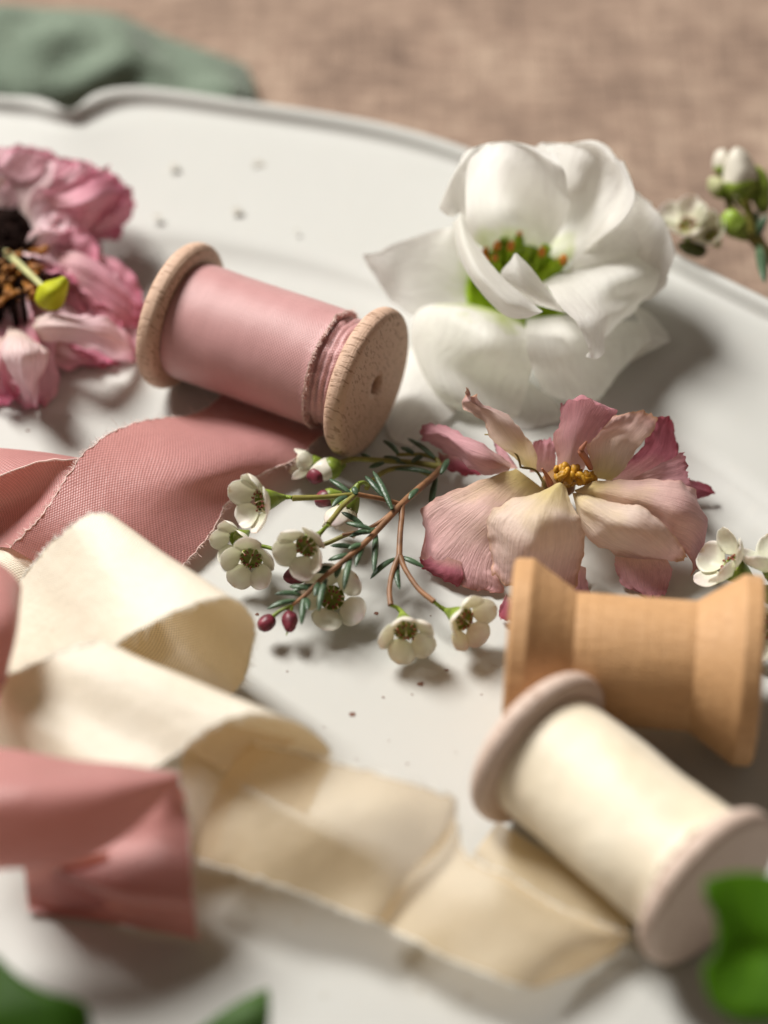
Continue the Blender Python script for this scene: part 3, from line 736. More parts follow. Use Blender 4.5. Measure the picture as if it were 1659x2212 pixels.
petal([rd((560, 440, .8), (590, 450, .9), (625, 460, .8)), rd((440, 350, 1.4), (530, 340, 1.5), (615, 340, 1.3)), rd((375, 240, 1.9), (440, 225, 2.0), (540, 255, 1.7)), rd((330, 190, 2.3), (380, 150, 2.3), (470, 190, 1.9)), rd((240, 130, 2.4), (300, 110, 2.6), (380, 130, 2.2)), rd((245, 80, 2.6), (272, 40, 2.8), (310, 75, 2.6))], DPc, df, seed=2, **k)
petal([rd((520, 450, .9), (590, 500, .8), (670, 560, .7)), rd((400, 490, 1.0), (480, 570, .85), (600, 680, .6)), rd((250, 545, .9), (370, 680, .9), (520, 800, .5)), rd((110, 605, .8), (250, 780, .7), (450, 920, .35)), rd((45, 660, .6), (180, 880, .45), (430, 1010, .3)), rd((60, 760, .4), (130, 960, .25), (460, 1080, .15)), rd((25, 910, .25), (180, 1030, .12), (400, 1092, .10))], DP, df, seed=3, **k)
petal([rd((120, 860, .35), (160, 900, .4), (240, 930, .4)), rd((60, 905, .35), (120, 960, .3), (250, 1010, .3)), rd((22, 905, .4), (60, 985, .2), (230, 1055, .1))], DPd, df, seed=23, **k)
petal([rd((720, 530, 1.2), (750, 522, 1.35), (780, 545, 1.2)), rd((620, 585, 1.35), (700, 590, 1.6), (805, 620, 1.3)), rd((460, 640, 1.3), (640, 700, 1.7), (850, 690, 1.3)), rd((360, 710, 1.1), (610, 830, 1.4), (888, 790, 1.0)), rd((375, 830, .8), (600, 930, .9), (872, 880, .7)), rd((395, 930, .5), (590, 1020, .5), (845, 965, .45)), rd((400, 1000, .35), (560, 1080, .3), (815, 1062, .2))], DPc, df, seed=4, **k)
petal([rd((810, 575, 1.0), (815, 590, 1.0), (820, 610, .9)), rd((950, 590, 1.15), (900, 650, 1.2), (860, 700, .8)), rd((1120, 640, 1.25), (1030, 730, 1.3), (900, 790, .7)), rd((1270, 730, 1.1), (1170, 820, 1.0), (1020, 885, .45)), rd((1360, 830, .8), (1280, 900, .6), (1150, 930, .3)), rd((1400, 900, .5), (1340, 930, .4), (1260, 948, .2))], DPc, df, seed=5, **k)
petal([rd((820, 560, 1.0), (830, 575, 1.0), (850, 590, .9)), rd((960, 515, 1.25), (980, 560, 1.3), (940, 650, .95)), rd((1160, 515, 1.3), (1180, 600, 1.35), (1110, 730, .85)), rd((1350, 520, 1.3), (1360, 660, 1.3), (1260, 830, .75)), rd((1450, 560, 1.1), (1450, 700, 1.0), (1360, 860, .6)), rd((1465, 650, .8), (1500, 770, .6), (1420, 940, .3)), rd((1500, 740, .5), (1495, 860, .3), (1410, 1005, .15))], DP, df, seed=6, **k)
petal([rd((1030, 900, .5), (1150, 915, .5), (1300, 920, .5)), rd((1030, 960, .35), (1170, 980, .35), (1322, 970, .3)), rd((1060, 1045, .15), (1180, 1060, .2), (1305, 1050, .12)), rd((1130, 1090, .08), (1200, 1112, .08), (1285, 1110, .06))], DPm, df, seed=7, **k)
petal([rd((730, 460, .8), (790, 460, .8), (870, 460, .8)), rd((722, 350, 1.4), (810, 330, 1.2), (910, 330, 1.4)), rd((722, 230, 2.0), (830, 210, 1.7), (960, 250, 1.7)), rd((728, 150, 2.4), (870, 105, 2.2), (1035, 180, 2.0)), rd((745, 112, 2.5), (870, 92, 2.5), (1005, 140, 2.3))], DPm, df, seed=8, **k)
petal([rd((920, 500, .9), (960, 505, .9), (1010, 515, .9)), rd((900, 400, 1.4), (1000, 420, 1.2), (1080, 450, 1.2)), rd((890, 320, 1.8), (1030, 310, 1.5), (1150, 340, 1.5)), rd((940, 260, 2.0), (1090, 230, 1.9), (1225, 265, 1.8)), rd((1040, 185, 2.1), (1160, 150, 2.2), (1255, 200, 2.0))], DPc, df, seed=9, **k)
petal([rd((980, 515, .7), (1040, 520, .6), (1120, 525, .5)), rd((1090, 430, 1.0), (1160, 440, .8), (1240, 480, .5)), rd((1180, 320, 1.3), (1250, 350, 1.0), (1340, 400, .6)), rd((1240, 200, 1.5), (1300, 240, 1.3), (1350, 330, .9)), rd((1270, 180, 1.5), (1310, 190, 1.4), (1335, 260, 1.1))], DPd, df, seed=10, **k)
petal([rd((1120, 500, .6), (1130, 515, .6), (1150, 530, .5)), rd((1240, 440, 1.1), (1260, 500, .9), (1280, 545, .6)), rd((1340, 390, 1.4), (1360, 470, 1.0), (1380, 560, .5)), rd((1390, 365, 1.5), (1400, 450, 1.1), (1420, 550, .4))], DPm, df, seed=11, **k)
petal([rd((1380, 500, .4), (1390, 540, .4), (1400, 590, .3)), rd((1450, 520, .35), (1460, 560, .35), (1470, 610, .2)), rd((1530, 550, .3), (1548, 585, .25), (1530, 605, .15))], DPd, df, seed=12, **k)
petal([rd((590, 470, .6), (640, 470, .6), (720, 480, .6)), rd((590, 380, .9), (650, 370, .9), (725, 380, .9)), rd((610, 310, 1.1), (660, 300, 1.1), (720, 300, 1.1))], DPm, df, seed=13, **k)
petal([rd((440, 450, .6), (480, 450, .7), (530, 450, .7)), rd((420, 370, .8), (460, 380, .8), (500, 400, .8)), rd((400, 290, .9), (430, 300, .9), (450, 320, .9))], DPm, df, seed=14, **k)
petal([rd((800, 900, .3), (830, 940, .3), (880, 960, .2)), rd((800, 1040, .15), (850, 1040, .15), (900, 1060, .06)), rd((800, 1120, .1), (860, 1120, .1), (930, 1110, .04))], DPm, df, seed=16, **k)
petal([rd((470, 1090, .35), (480, 1110, .3), (500, 1120, .3)), rd((455, 1140, .25), (480, 1160, .25), (510, 1180, .2)), rd((455, 1200, .1), (470, 1230, .1), (500, 1240, .05))], DPd, df, seed=17, **k)
petal([rd((120, 360, .6), (150, 380, .5), (190, 370, .5)), rd((130, 420, .4), (190, 440, .4), (300, 440, .4)), rd((150, 450, .3), (260, 470, .3), (400, 480, .4))], DPd, df, seed=18, **k)
mb = MB()
mb.ball(RD(740, 530, .55), .32, stretch=.7)
build(mb, 'flower_centre', mat_plain('dark_heart', lin(.20, .10, .03), .7), df)
gb = MB()
for i in range(34):
    x = random.uniform(715, 930); y = 500 - (1 - ((x - 800) / 130) ** 2) * 70 * random.random() + random.uniform(-5, 15)
    if x > 840: y = random.uniform(470, 515)
    z1 = 1.1 + random.uniform(0, .35)
    b = RD(760 + random.uniform(-30, 40), 540, .7); tp = RD(x, y, z1)
    md = b.lerp(tp, .6) + Vector((random.gauss(0, .05), random.gauss(0, .05), .05))
    gb.tube([b, md, tp, tp + Vector((random.gauss(0, .08), random.gauss(0, .05), -.05))], [.03, .03, .045, .03], 6, 3)
    gb.ball(tp, random.uniform(.045, .075), cv(random.gauss(0, 1), 1, 0), stretch=1.6, n=7, m=5)
build(gb, 'stamens', GOLD, df)
tb = MB()
tb.tube([RD(905, 450, 1.3), RD(880, 400, 1.6), RD(855, 360, 1.8), RD(885, 310, 1.95)], [.05, .06, .06, .02], 7)
tb.tube([RD(700, 540, 1.1), RD(685, 500, 1.3), RD(655, 450, 1.5)], [.06, .05, .015], 6)
build(tb, 'curled_filaments', mat_plain('rusty_filament', lin(.50, .20, .12), .55, .2), df)
tb = MB()
tb.tube([RD(545, 440, 1.0), RD(520, 370, 1.3), RD(460, 310, 1.5), RD(400, 280, 1.55), RD(360, 275, 1.5)], [.02, .02, .018, .016, .012], 6)
tb.tube([RD(545, 445, 1.0), RD(530, 390, 1.25), RD(480, 330, 1.4)], [.02, .018, .012], 6)
tb.tube([RD(550, 445, 1.0), RD(620, 460, 1.0), RD(660, 520, .95), RD(665, 550, .9)], [.02, .022, .03, .02], 6)
build(tb, 'sepal_threads', mat_plain('olive_thread', lin(.22, .17, .05), .6), df)

# ------------------------------------------------------------------ pink flower at the left edge
LP = mat_petal('magenta_petal', lin(.82, .64, .56), lin(.84, .46, .54), lin(.86, .30, .44), lin(.50, .06, .14), .35, .15, .5, .5)
LPl = mat_petal('rose_petal', lin(.86, .72, .62), lin(.92, .70, .74), lin(.90, .58, .66), lin(.60, .14, .24), .35, .12, .5, .5)
lf = thing('pink_flower', RL(100, 1100, 0), 'crumpled magenta pink flower with a dark heart, at the left edge', 'flower')
def rl(*r): return [RL(*p) for p in r]
k = dict(amp=.14, freq=1.2, edge=.14, veins=.08, tipj=.08, nu=10, nv=8)
petal([rl((0, 620, .8), (60, 600, .8), (130, 600, .8)), rl((-60, 420, 1.4), (60, 400, 1.5), (230, 420, 1.3)), rl((-40, 260, 1.9), (110, 200, 2.1), (420, 320, 1.6)), rl((60, 120, 2.2), (200, 80, 2.3), (600, 180, 1.7))], LPl, lf, seed=1, **k)
petal([rl((170, 660, .9), (210, 700, .9), (260, 760, .8)), rl((230, 470, 1.6), (380, 560, 1.5), (430, 760, .9)), rl((380, 400, 1.9), (620, 520, 1.8), (620, 770, .9)), rl((600, 300, 2.0), (800, 440, 1.7), (760, 740, .8)), rl((700, 240, 2.0), (960, 420, 1.5), (930, 640, .8)), rl((830, 190, 1.8), (1000, 380, 1.3), (1000, 520, .9))], LP, lf, seed=2, **k)
petal([rl((400, 420, 1.4), (450, 400, 1.4), (500, 420, 1.4)), rl((560, 290, 1.7), (640, 330, 1.7), (730, 380, 1.6)), rl((590, 170, 2.1), (720, 260, 1.9), (850, 180, 2.1))], LPl, lf, seed=3, **k)
petal([rl((260, 800, .9), (300, 900, .9), (330, 1000, .8)), rl((520, 760, 1.2), (540, 950, 1.3), (520, 1150, .9)), rl((700, 830, .9), (760, 1050, 1.1), (680, 1280, .8)), rl((850, 1040, .6), (940, 1180, .8), (860, 1400, .6)), rl((1000, 1180, .4), (1100, 1290, .5), (1060, 1440, .3))], LP, lf, seed=4, **k)
petal([rl((170, 1390, .9), (180, 1440, .9), (200, 1500, .8)), rl((400, 1310, 1.3), (420, 1410, 1.5), (400, 1550, .9)), rl((640, 1330, 1.3), (660, 1450, 1.4), (640, 1610, .7)), rl((880, 1400, .8), (880, 1530, .8), (840, 1670, .4)), rl((1040, 1500, .4), (1050, 1590, .3), (1010, 1690, .1))], LPl, lf, seed=5, **k)
petal([rl((60, 1420, .9), (160, 1450, .9), (280, 1540, .8)), rl((20, 1600, 1.2), (200, 1600, 1.7), (400, 1640, .8)), rl((60, 1760, .9), (210, 1740, 1.4), (310, 1800, .6)), rl((110, 1900, .4), (220, 1900, .9), (290, 1960, .2)), rl((170, 2020, .1), (240, 2040, .2), (280, 2040, .05))], LPl, lf, seed=6, **k)
petal([rl((60, 1480, .8), (20, 1500, .8), (-60, 1500, .8)), rl((60, 1700, .8), (-20, 1720, 1.0), (-120, 1700, .8)), rl((110, 1900, .3), (0, 1860, .7), (-140, 1900, .4)), rl((170, 2010, .06), (20, 1960, .3), (-140, 2010, .05))], LP, lf, seed=7, **k)
petal([rl((-60, 640, .8), (0, 620, .9), (60, 600, .9)), rl((-120, 480, 1.3), (-20, 440, 1.5), (80, 460, 1.4)), rl((-120, 300, 1.6), (-20, 230, 1.9), (70, 300, 1.8))], mat_petal('cream_petal', lin(.6, .45, .3), lin(.62, .45, .35), lin(.6, .35, .33), None), lf, seed=8, **k)
petal([rl((300, 1300, .6), (420, 1560, .5), (300, 1620, .5)), rl((560, 1200, .6), (640, 1600, .4), (500, 1760, .2)), rl((700, 1300, .5), (860, 1660, .25), (700, 1740, .06))], LP, lf, seed=9, **k)
c0 = RL(70, 1000, .5)
for i, (x, y, wd, zt, mt) in enumerate([(940, 430, .7, 1.1, LP), (760, 250, .7, 1.5, LPl), (480, 140, .8, 1.7, LPl), (200, 110, .7, 1.9, LPl), (-30, 180, .7, 1.6, LP), (900, 640, .6, .6, LP), (620, 760, .6, .9, LPl), (760, 900, .6, .8, LP),
                                       (1060, 1330, .6, .4, LP), (1050, 1580, .6, .2, LPl), (860, 1690, .6, .15, LP), (560, 1700, .6, .2, LP), (260, 2030, .55, .1, LPl), (30, 1960, .7, .3, LP), (900, 1180, .5, .6, LPl), (-60, 1700, .7, .6, LPl), (560, 900, .7, 1.2, LPl), (700, 1050, .7, 1.0, LP), (480, 620, .6, 1.5, LPl), (300, 480, .6, 1.4, LPl)]):
    tp = RL(x, y, zt); d = tp - c0; sd = d.cross(Vector((0, 0, 1))).normalized(); st = c0 + d * .22
    rows = []
    for f, w_, h_ in ((0, .25, .15), (.3, .75, .55), (.6, 1.0, .5), (.85, .85, .2), (1.0, .35, 0)):
        m_ = st.lerp(tp, f) + Vector((0, 0, h_ * .7)); rows.append([m_ - sd * w_ * wd + Vector((0, 0, .25 * w_)), m_ + Vector((0, 0, -.1)), m_ + sd * w_ * wd + Vector((0, 0, .2 * w_))])
    for r in rows:
        for j in range(3): r[j].z = max(r[j].z, .12)
    petal(rows, mt, lf, seed=40 + i, amp=.30, freq=1.1, edge=.20, veins=.05, tipj=.14, nu=12, nv=9)
mb = MB(); mb.ball(RL(-10, 740, 1.05), .75, stretch=.6, n=20, m=10); mb.ball(RL(0, 1080, .95), .8, stretch=.6, n=20, m=10)
for i in range(120):
    b = RL(random.uniform(-120, 190), random.uniform(560, 1260), 1.1 + random.uniform(0, .35)); mb.tube([b - Vector((0, 0, .6)), b, b + Vector((random.gauss(0, .12), random.gauss(0, .12), .1))], [.06, .05, .02], 6, 3)
o = build(mb, 'flower_heart', mat_plain('dark_heart_brown', lin(.010, .005, .004), .95, spec=.05, var=.5, vs=6), lf)
mb = MB()
for i in range(40):
    x = random.uniform(-40, 330); y = random.uniform(850, 1250)
    b = RL(20 + (x - 20) * .4, 950 + (y - 950) * .3, .7); tp = RL(x, y, random.uniform(1.1, 1.6))
    mb.tube([b, b.lerp(tp, .5) + Vector((0, 0, .1)), tp], [.03, .03, .03], 6, 3); mb.ball(tp, random.uniform(.04, .085), cv(1, random.random(), 0), stretch=1.7, n=8, m=5)
build(mb, 'stamens', mat_plain('rust_stamen', lin(.26, .10, .012), .6, var=.5, vs=8), lf)
mb = MB(); mb.tube([RL(-40, 780, 1.0), RL(60, 880, 1.4), RL(170, 980, 1.6), RL(330, 1130, 1.9)], [.1, .08, .07, .06], 8)
build(mb, 'style', mat_plain('pale_style', lin(.50, .50, .24), .5, .2), lf)
mb = MB(); g = loft([rl((320, 1110, 1.9), (335, 1120, 1.95), (350, 1110, 1.9)), rl((290, 1200, 1.7), (380, 1170, 2.0), (450, 1080, 2.0)), rl((300, 1250, 1.6), (400, 1230, 1.8), (500, 1060, 2.1)), rl((380, 1290, 1.5), (450, 1270, 1.6), (490, 1150, 1.8))], 6, 6)
mb.grid(g); build(mb, 'stigma', mat_plain('chartreuse_stigma', lin(.50, .52, .01), .7, .3), lf, solid=.12)

# ------------------------------------------------------------------ waxflower sprigs
def mat_wax():
    m = M('wax_petal'); uv = m.N('UVMap', uv_map='UVMap').outputs[0]; sep = m.N('SeparateXYZ', i_0=uv)
    n = m.noise(m.co(), 1.7, 3); f = m.noise(m.co(), 9, 4)
    col = m.mix(m.ramp(n, [(.45, (0, 0, 0)), (.72, (.6, .6, .6))]), lin(.92, .91, .85), lin(.74, .55, .62))
    col = m.mix(m.math('MULTIPLY', m.math('SUBTRACT', 1, sep.outputs[1]), .45), col, lin(.66, .70, .36))
    e = m.math('MULTIPLY', m.math('POWER', sep.outputs[1], 10), m.ramp(f, [(.45, (0, 0, 0)), (.7, (.8, .8, .8))]))
    col = m.mix(e, col, lin(.62, .42, .14))
    return m.finish(col, .38, m.bump(f, .12, .0004), .40, spec=.4)
WAX = mat_wax()
CAL = mat_plain('green_calyx', lin(.20, .27, .035), .42, .1, var=.4, vs=5)
DISC = mat_plain('olive_disc', lin(.22, .26, .04), .35, 0, var=.35, vs=8)
STAM = mat_plain('brick_anther', lin(.22, .055, .03), .5, var=.5, vs=14)
FILA = mat_plain('cream_filament', lin(.72, .62, .42), .45, .2)
STEM = mat_plain('russet_stem', lin(.23, .115, .055), .5, 0, var=.4, vs=4)
STEMG = mat_plain('olive_stem', lin(.22, .20, .045), .5, 0, var=.35, vs=4)
def mat_leaf():
    m = M('needle_leaf'); co = m.co(); n = m.noise(co, 3, 4); f = m.noise(co, 22, 3)
    col = m.ramp(n, [(.3, lin(.025, .055, .028)), (.7, lin(.07, .13, .065))])
    col = m.mix(m.ramp(f, [(.62, (0, 0, 0)), (.7, (.35, .35, .35))]), col, lin(.3, .36, .25))
    return m.finish(col, .4, m.bump(f, .3, .0003), spec=.5)
NEEDLE = mat_leaf(); MAROON = mat_plain('maroon_bud', lin(.13, .018, .03), .42, 0, var=.6, vs=7, spec=.4)
BUDW = mat_plain('white_bud', lin(.78, .74, .64), .4, .2)
def needle(a, b, parent, w=.055):
    d = b - a; L = d.length; mb = MB(); side = d.cross(Vector((0, 0, 1))).normalized(); upv = side.cross(d).normalized()
    pts = []; n = 9; g = []
    bendv = (upv * .06 + side * random.uniform(-.05, .05)) * L
    for i in range(n + 1):
        t_ = i / n; c = a.lerp(b, t_) + bendv * math.sin(math.pi * t_)
        r = w * (math.sin(math.pi * min(1, (t_ * .93 + .07))) ** .55) * (1 if t_ < 1 else .02) + .004
        g.append([c + side * math.cos(q) * r + upv * math.sin(q) * r * .55 for q in [2 * math.pi * j / 8 for j in range(8)]])
    mb.grid(g, True); mb.add([b], []); 
    return build(mb, 'leaf', NEEDLE, parent)
def wax_flower(c, n, parent, s=1.0, openk=.5, roll=0, miss=(), stam=True, calyx_to=None, petal_mats=None):
    """c = centre of the mouth, n = way it faces"""
    n = n.normalized(); x = n.orthogonal().normalized(); q = Matrix.Rotation(roll, 3, n); x = q @ x; y = n.cross(x)
    mb = MB()
    mb.lathe([(-.46, .035), (-.42, .055), (-.34, .08), (-.22, .135), (-.08, .185), (.02, .205), (.05, .20), (.03, .18), (-.05, .165)], c, n, 22)
    mb.v = [c + (v - c) * s for v in mb.v]
    if calyx_to is not None:
        e = c - n * .44 * s; mb.tube([e, e.lerp(calyx_to, .4) - n * .05, calyx_to], [.045 * s, .035, .032], 8)
    fl = build(mb, 'flower', CAL, parent)
    mb = MB(); mb.lathe([(-.10, .002), (-.07, .06), (-.08, .12), (-.04, .168)], c, n, 20); mb.v = [c + (v - c) * s for v in mb.v]
    build(mb, 'disc', DISC, fl)
    for k_ in range(5):
        if k_ in miss: continue
        a = 2 * math.pi * k_ / 5 + random.uniform(-.09, .09); rad = x * math.cos(a) + y * math.sin(a); tn = n.cross(rad)
        op = openk + random.uniform(-.22, .22); g = []
        nv_, nu_ = 10, 10; sz = .43 * random.uniform(.94, 1.06); tw = random.uniform(-.3, .3); sz *= random.uniform(.9, 1.05); cup = random.uniform(.3, .75)
        for i in range(nv_ + 1):
            v = i / nv_; row = []
            hw = .245 * (1 - abs(2 * (v ** .72) - 1) ** 2.6) ** .5 * (.5 + .5 * min(1, v * 2.2)) + .03 * (1 - v)
            if v == 1: hw = .02
            # curving spoon path in the rad / n plane
            ang = op + (v * .75) * (1 - .3 * op)
            pr_ = .19 + sz * (math.cos(op) * v - .16 * v * v * math.cos(op + .8)); pz = .03 + sz * (math.sin(op) * v + .18 * v * v)
            for j in range(nu_ + 1):
                u = 2 * j / nu_ - 1
                lift = cup * hw * u * u + .07 * max(0, v - .5) ** 2 * 4 + .012 * noise.noise(Vector((u * 3, v * 3, k_ + c.x * 9)))
                nr_ = (n * math.cos(op) - rad * math.sin(op))
                row.append(c + (rad * (pr_) + n * pz + tn * (u * hw + tw * .1 * v) + nr_ * lift) * s)
            g.append(row)
        m2 = MB(); m2.grid(g); build(m2, 'petal', (petal_mats or {}).get(k_, WAX), fl, solid=.009 * s)
    if stam:
        fm, am = MB(), MB()
        for k_ in range(11):
            a = 2 * math.pi * k_ / 11 + random.uniform(-.1, .1); rad = x * math.cos(a) + y * math.sin(a)
            b = c + (rad * .175 + n * .0) * s; r2 = random.uniform(.10, .17); hh = random.uniform(.07, .14)
            tp = c + (rad * r2 + n * hh) * s
            fm.tube([b, c + (rad * .20 + n * hh * .6) * s, tp], [.014 * s, .012 * s, .010 * s], 5, 3)
            am.ball(tp, .021 * s, rad, n=7, m=5, stretch=1.3); 
            if k_ % 2: am.ball(tp + rad * .03 * s, .016 * s, n, n=6, m=4)
        fm.tube([c - n * .07 * s, c + n * .08 * s, c + (n * .20 + x * .03) * s], [.014 * s, .011 * s, .009 * s], 5, 3)
        am.ball(c + (n * .205 + x * .03) * s, .014 * s, n, n=6, m=4)
        build(fm, 'filaments', FILA, fl); build(am, 'anthers', STAM, fl)
    return fl
sp = thing('waxflower_sprig', RS(1160, 290, 0), 'waxflower sprig with small white cupped flowers, needle leaves and maroon buds at the centre', 'flower sprig', 'waxflower sprigs')
def rs(*r): return [RS(*p) for p in r]
mb = MB()
mb.tube(rs((1240, 190, .35), (1165, 285, .55), (1080, 360, .75), (1000, 430, .90), (930, 505, 1.0), (870, 570, 1.0), (800, 640, 1.0), (740, 690, 1.0), (650, 765, .95), (590, 815, .9), (520, 885, .75), (455, 935, .6), (430, 955, .5)), [.06, .06, .062, .06, .056, .052, .05, .048, .045, .042, .038, .03, .025], 10)
mb.tube(rs((990, 445, .9), (992, 500, .9), (985, 580, .85), (980, 695, .75)), [.065, .05, .05, .055], 9)
mb.tube(rs((980, 690, .75), (948, 770, .68), (932, 860, .6), (938, 935, .55)), [.055, .045, .045, .05], 9)
mb.tube(rs((982, 690, .75), (1010, 760, .7), (1075, 855, .65), (1150, 918, .62)), [.055, .045, .045, .05], 9)
mb.tube(rs((985, 440, .9), (900, 415, 1.05), (770, 390, 1.25)), [.05, .042, .045], 9)
mb.tube(rs((945, 480, .95), (880, 530, .85), (800, 570, .8), (700, 590, .75)), [.04, .035, .035, .03], 8)
build(mb, 'stem', STEM, sp)
mb = MB()
mb.tube(rs((770, 390, 1.25), (690, 398, 1.3), (600, 405, 1.35), (455, 410, 1.4)), [.05, .045, .045, .055], 9)
mb.tube(rs((765, 392, 1.25), (700, 450, 1.3), (660, 500, 1.35), (632, 535, 1.35)), [.05, .045, .045, .05], 9)
mb.tube(rs((1180, 255, .5), (1050, 235, .5), (900, 225, .5), (760, 218, .55), (690, 235, .6)), [.06, .05, .05, .045, .05], 8)
mb.tube(rs((1150, 300, .5), (1040, 262, .5), (930, 270, .5), (850, 320, .6), (820, 360, .7)), [.05, .045, .045, .045, .05], 8)
mb.tube(rs((1185, 262, .5), (1160, 218, .55), (1090, 196, .55), (965, 196, .55)), [.05, .045, .04, .03], 8)
mb.tube(rs((800, 575, .8), (720, 590, .7), (600, 640, .55), (420, 680, .5)), [.04, .04, .04, .04], 8)
build(mb, 'stem', STEMG, sp)
for (x0, y0, x1, y1, z) in [(740, 385, 635, 315, 1.3), (768, 392, 757, 352, 1.4), (722, 400, 650, 452, 1.3), (945, 465, 850, 275, 1.1), (900, 400, 812, 300, 1.1), (840, 560, 715, 530, 1.15), (800, 540, 695, 478, 1.0),
                           (840, 572, 735, 600, .9), (866, 585, 855, 780, .8), (815, 620, 765, 747, .9), (760, 650, 640, 643, .9), (730, 685, 630, 715, .95), (742, 700, 707, 862, .95), (695, 728, 668, 802, .95),
                           (655, 745, 498, 790, .85), (622, 808, 585, 968, 1.0), (585, 822, 565, 892, .9), (518, 880, 500, 1032, .7), (535, 855, 440, 845, .8), (500, 885, 368, 880, .7), (470, 912, 330, 955, .6),
                           (958, 705, 838, 806, .65), (972, 710, 982, 860, .6), (988, 698, 1102, 750, .7), (1162, 310, 1132, 490, .5), (1140, 285, 950, 268, .6), (1155, 212, 1020, 115, .6), (975, 192, 900, 125, .6),
                           (1185, 290, 1222, 215, .7), (1070, 365, 1025, 420, .85), (800, 635, 730, 660, 1.0), (905, 235, 830, 260, .6), (1100, 198, 1040, 235, .5), (1060, 196, 985, 160, .55), (1010, 240, 900, 205, .5), (850, 228, 790, 190, .5), (870, 560, 790, 585, .9), (560, 835, 450, 870, .75), (640, 775, 560, 770, .85), (520, 900, 530, 960, .7)]:
    needle(RS(x0, y0, z), RS(x1, y1, z + random.uniform(-.12, .12)), sp)
wax_flower(RS(315, 420, 1.45), cv(-.80, -.12, .60), sp, 1.0, .40, .3, calyx_to=RS(455, 410, 1.4))
wax_flower(RS(530, 640, 1.25), cv(-.42, -.42, .80), sp, 1.0, .5, .9, calyx_to=RS(632, 540, 1.35))
wax_flower(RS(255, 700, .60), cv(-.10, -.45, .85), sp, .95, .40, .2, calyx_to=RS(420, 680, .5))
wax_flower(RS(650, 900, .42), cv(.02, .15, 1), sp, 1.05, .22, 1.0)
wax_flower(RS(1010, 1050, .50), cv(.12, -.58, .80), sp, 1.0, .45, .45, calyx_to=RS(938, 935, .55))
wax_flower(RS(1290, 1000, .55), cv(.62, -.28, .72), sp, 1.0, .42, .1, calyx_to=RS(1150, 918, .62))
wax_flower(RS(730, 450, .70), cv(-.35, -.80, .05), sp, .95, 1.0, .5, calyx_to=RS(830, 350, .7))
wax_flower(RS(190, 610, .35), cv(-.4, -.3, .7), sp, .8, .5, .5, stam=False)
wax_flower(RS(560, 240, .40), cv(-.9, .1, .1), sp, .75, 1.0, .5, stam=False)
def bud(c, d, parent, r, mt, st=1.25, cal=True):
    mb = MB(); mb.ball(c, r, d, 18, 12, st); mb.v = [c + (v - c) * (1 + .16 * noise.noise((v - c) / r * 1.3 + c)) + d * max(0, (v - c).dot(d) / r - .8) * r * .5 for v in mb.v]; o = build(mb, 'bud', mt, parent)
    if cal:
        m2 = MB(); m2.lathe([(-1.75 * r, r * .25), (-1.3 * r, r * .55), (-.7 * r, r * .98), (-.2 * r, r * 1.04), (-.1 * r, r * .95)], c, d, 14); build(m2, 'sepal', CAL, o)
    return o
bud(RS(330, 1022, .42), cv(-.5, -.5, .5), sp, .145, MAROON, 1.15, False)
bud(RS(442, 1010, .48), cv(.0, -.8, .5), sp, .14, MAROON, 1.3, False)
mb = MB(); mb.tube(rs((455, 935, .6), (400, 960, .55), (360, 990, .5)), [.03, .03, .04], 7); mb.tube(rs((455, 935, .6), (450, 960, .55), (446, 980, .52)), [.03, .03, .04], 7); mb.tube(rs((438, 1050, .4), (424, 1085, .38)), [.03, .006], 6)
build(mb, 'bud_stalk', CAL, sp)
bud(RS(625, 270, .45), cv(-.9, -.3, .2), sp, .20, BUDW, 1.3); bud(RS(575, 300, .42), cv(-.9, -.3, .2), sp, .15, MAROON, 1.1, False)
bud(RS(625, 410, .45), cv(-.9, -.3, .2), sp, .16, MAROON, 1.3)
bud(RS(480, 785, .3), cv(-.9, -.3, .2), sp, .16, MAROON, 1.3)

# sprig at the right edge
se = thing('waxflower_sprig', RE(1150, 1150, 0), 'waxflower sprig with browned petals peeking behind the right end of the bare spool', 'flower sprig', 'waxflower sprigs')
wax_flower(RE(740, 800, .75), cv(-.75, .45, .35), se, 1.15, .45, 2.2, calyx_to=RE(1020, 980, .6))
wax_flower(RE(1300, 820, .9), cv(-.3, .9, .2), se, 1.1, .7, .6, calyx_to=RE(1200, 1150, .6))
wax_flower(RE(1290, 1560, .7), cv(-.7, -.3, .5), se, 1.15, .4, .3, calyx_to=RE(1350, 1250, .6))
mb = MB(); mb.tube([RE(1020, 980, .6), RE(1200, 1130, .55), RE(1400, 1250, .5), RE(1900, 1300, .4)], [.06, .08, .09, .09], 8); mb.tube([RE(1200, 1040, .7), RE(1220, 1200, .6), RE(1300, 1260, .5)], [.11, .09, .07], 8)
build(mb, 'stem', CAL, se)
# sprig beyond the rim, top right
su = thing('waxflower_sprig', RU(1500, 1600, -.6), 'blurred waxflower sprig with pale green buds beyond the plate rim at upper right', 'flower sprig', 'waxflower sprigs')
zz = 1.6
bud(RU(1020, 330, zz + .4), cv(-.2, 1, .2), su, .19, BUDW, 1.2); bud(RU(950, 640, zz + .2), cv(-.6, .6, .2), su, .17, mat_plain('green_bud', lin(.45, .46, .25), .45), 1.2)
bud(RU(1250, 520, zz + .4), cv(-.15, 1, .2), su, .32, BUDW, 1.45); 
bud(RU(1490, 640, zz + .2), cv(.2, -1, .2), su, .22, CAL, 1.9, False); bud(RU(1160, 1120, zz), cv(-.5, .6, .2), su, .22, mat_plain('fresh_green_bud', lin(.26, .38, .05), .4), 1.2)
wax_flower(RU(560, 1170, zz - .2), cv(-.2, .5, .5), su, 1.0, .45, .4, calyx_to=RU(700, 1450, zz - .4))
bud(RU(640, 1450, zz - .4), cv(-1, .3, .2), su, .16, mat_plain('dark_green_bud', lin(.06, .07, .01), .5), 1.6, False)
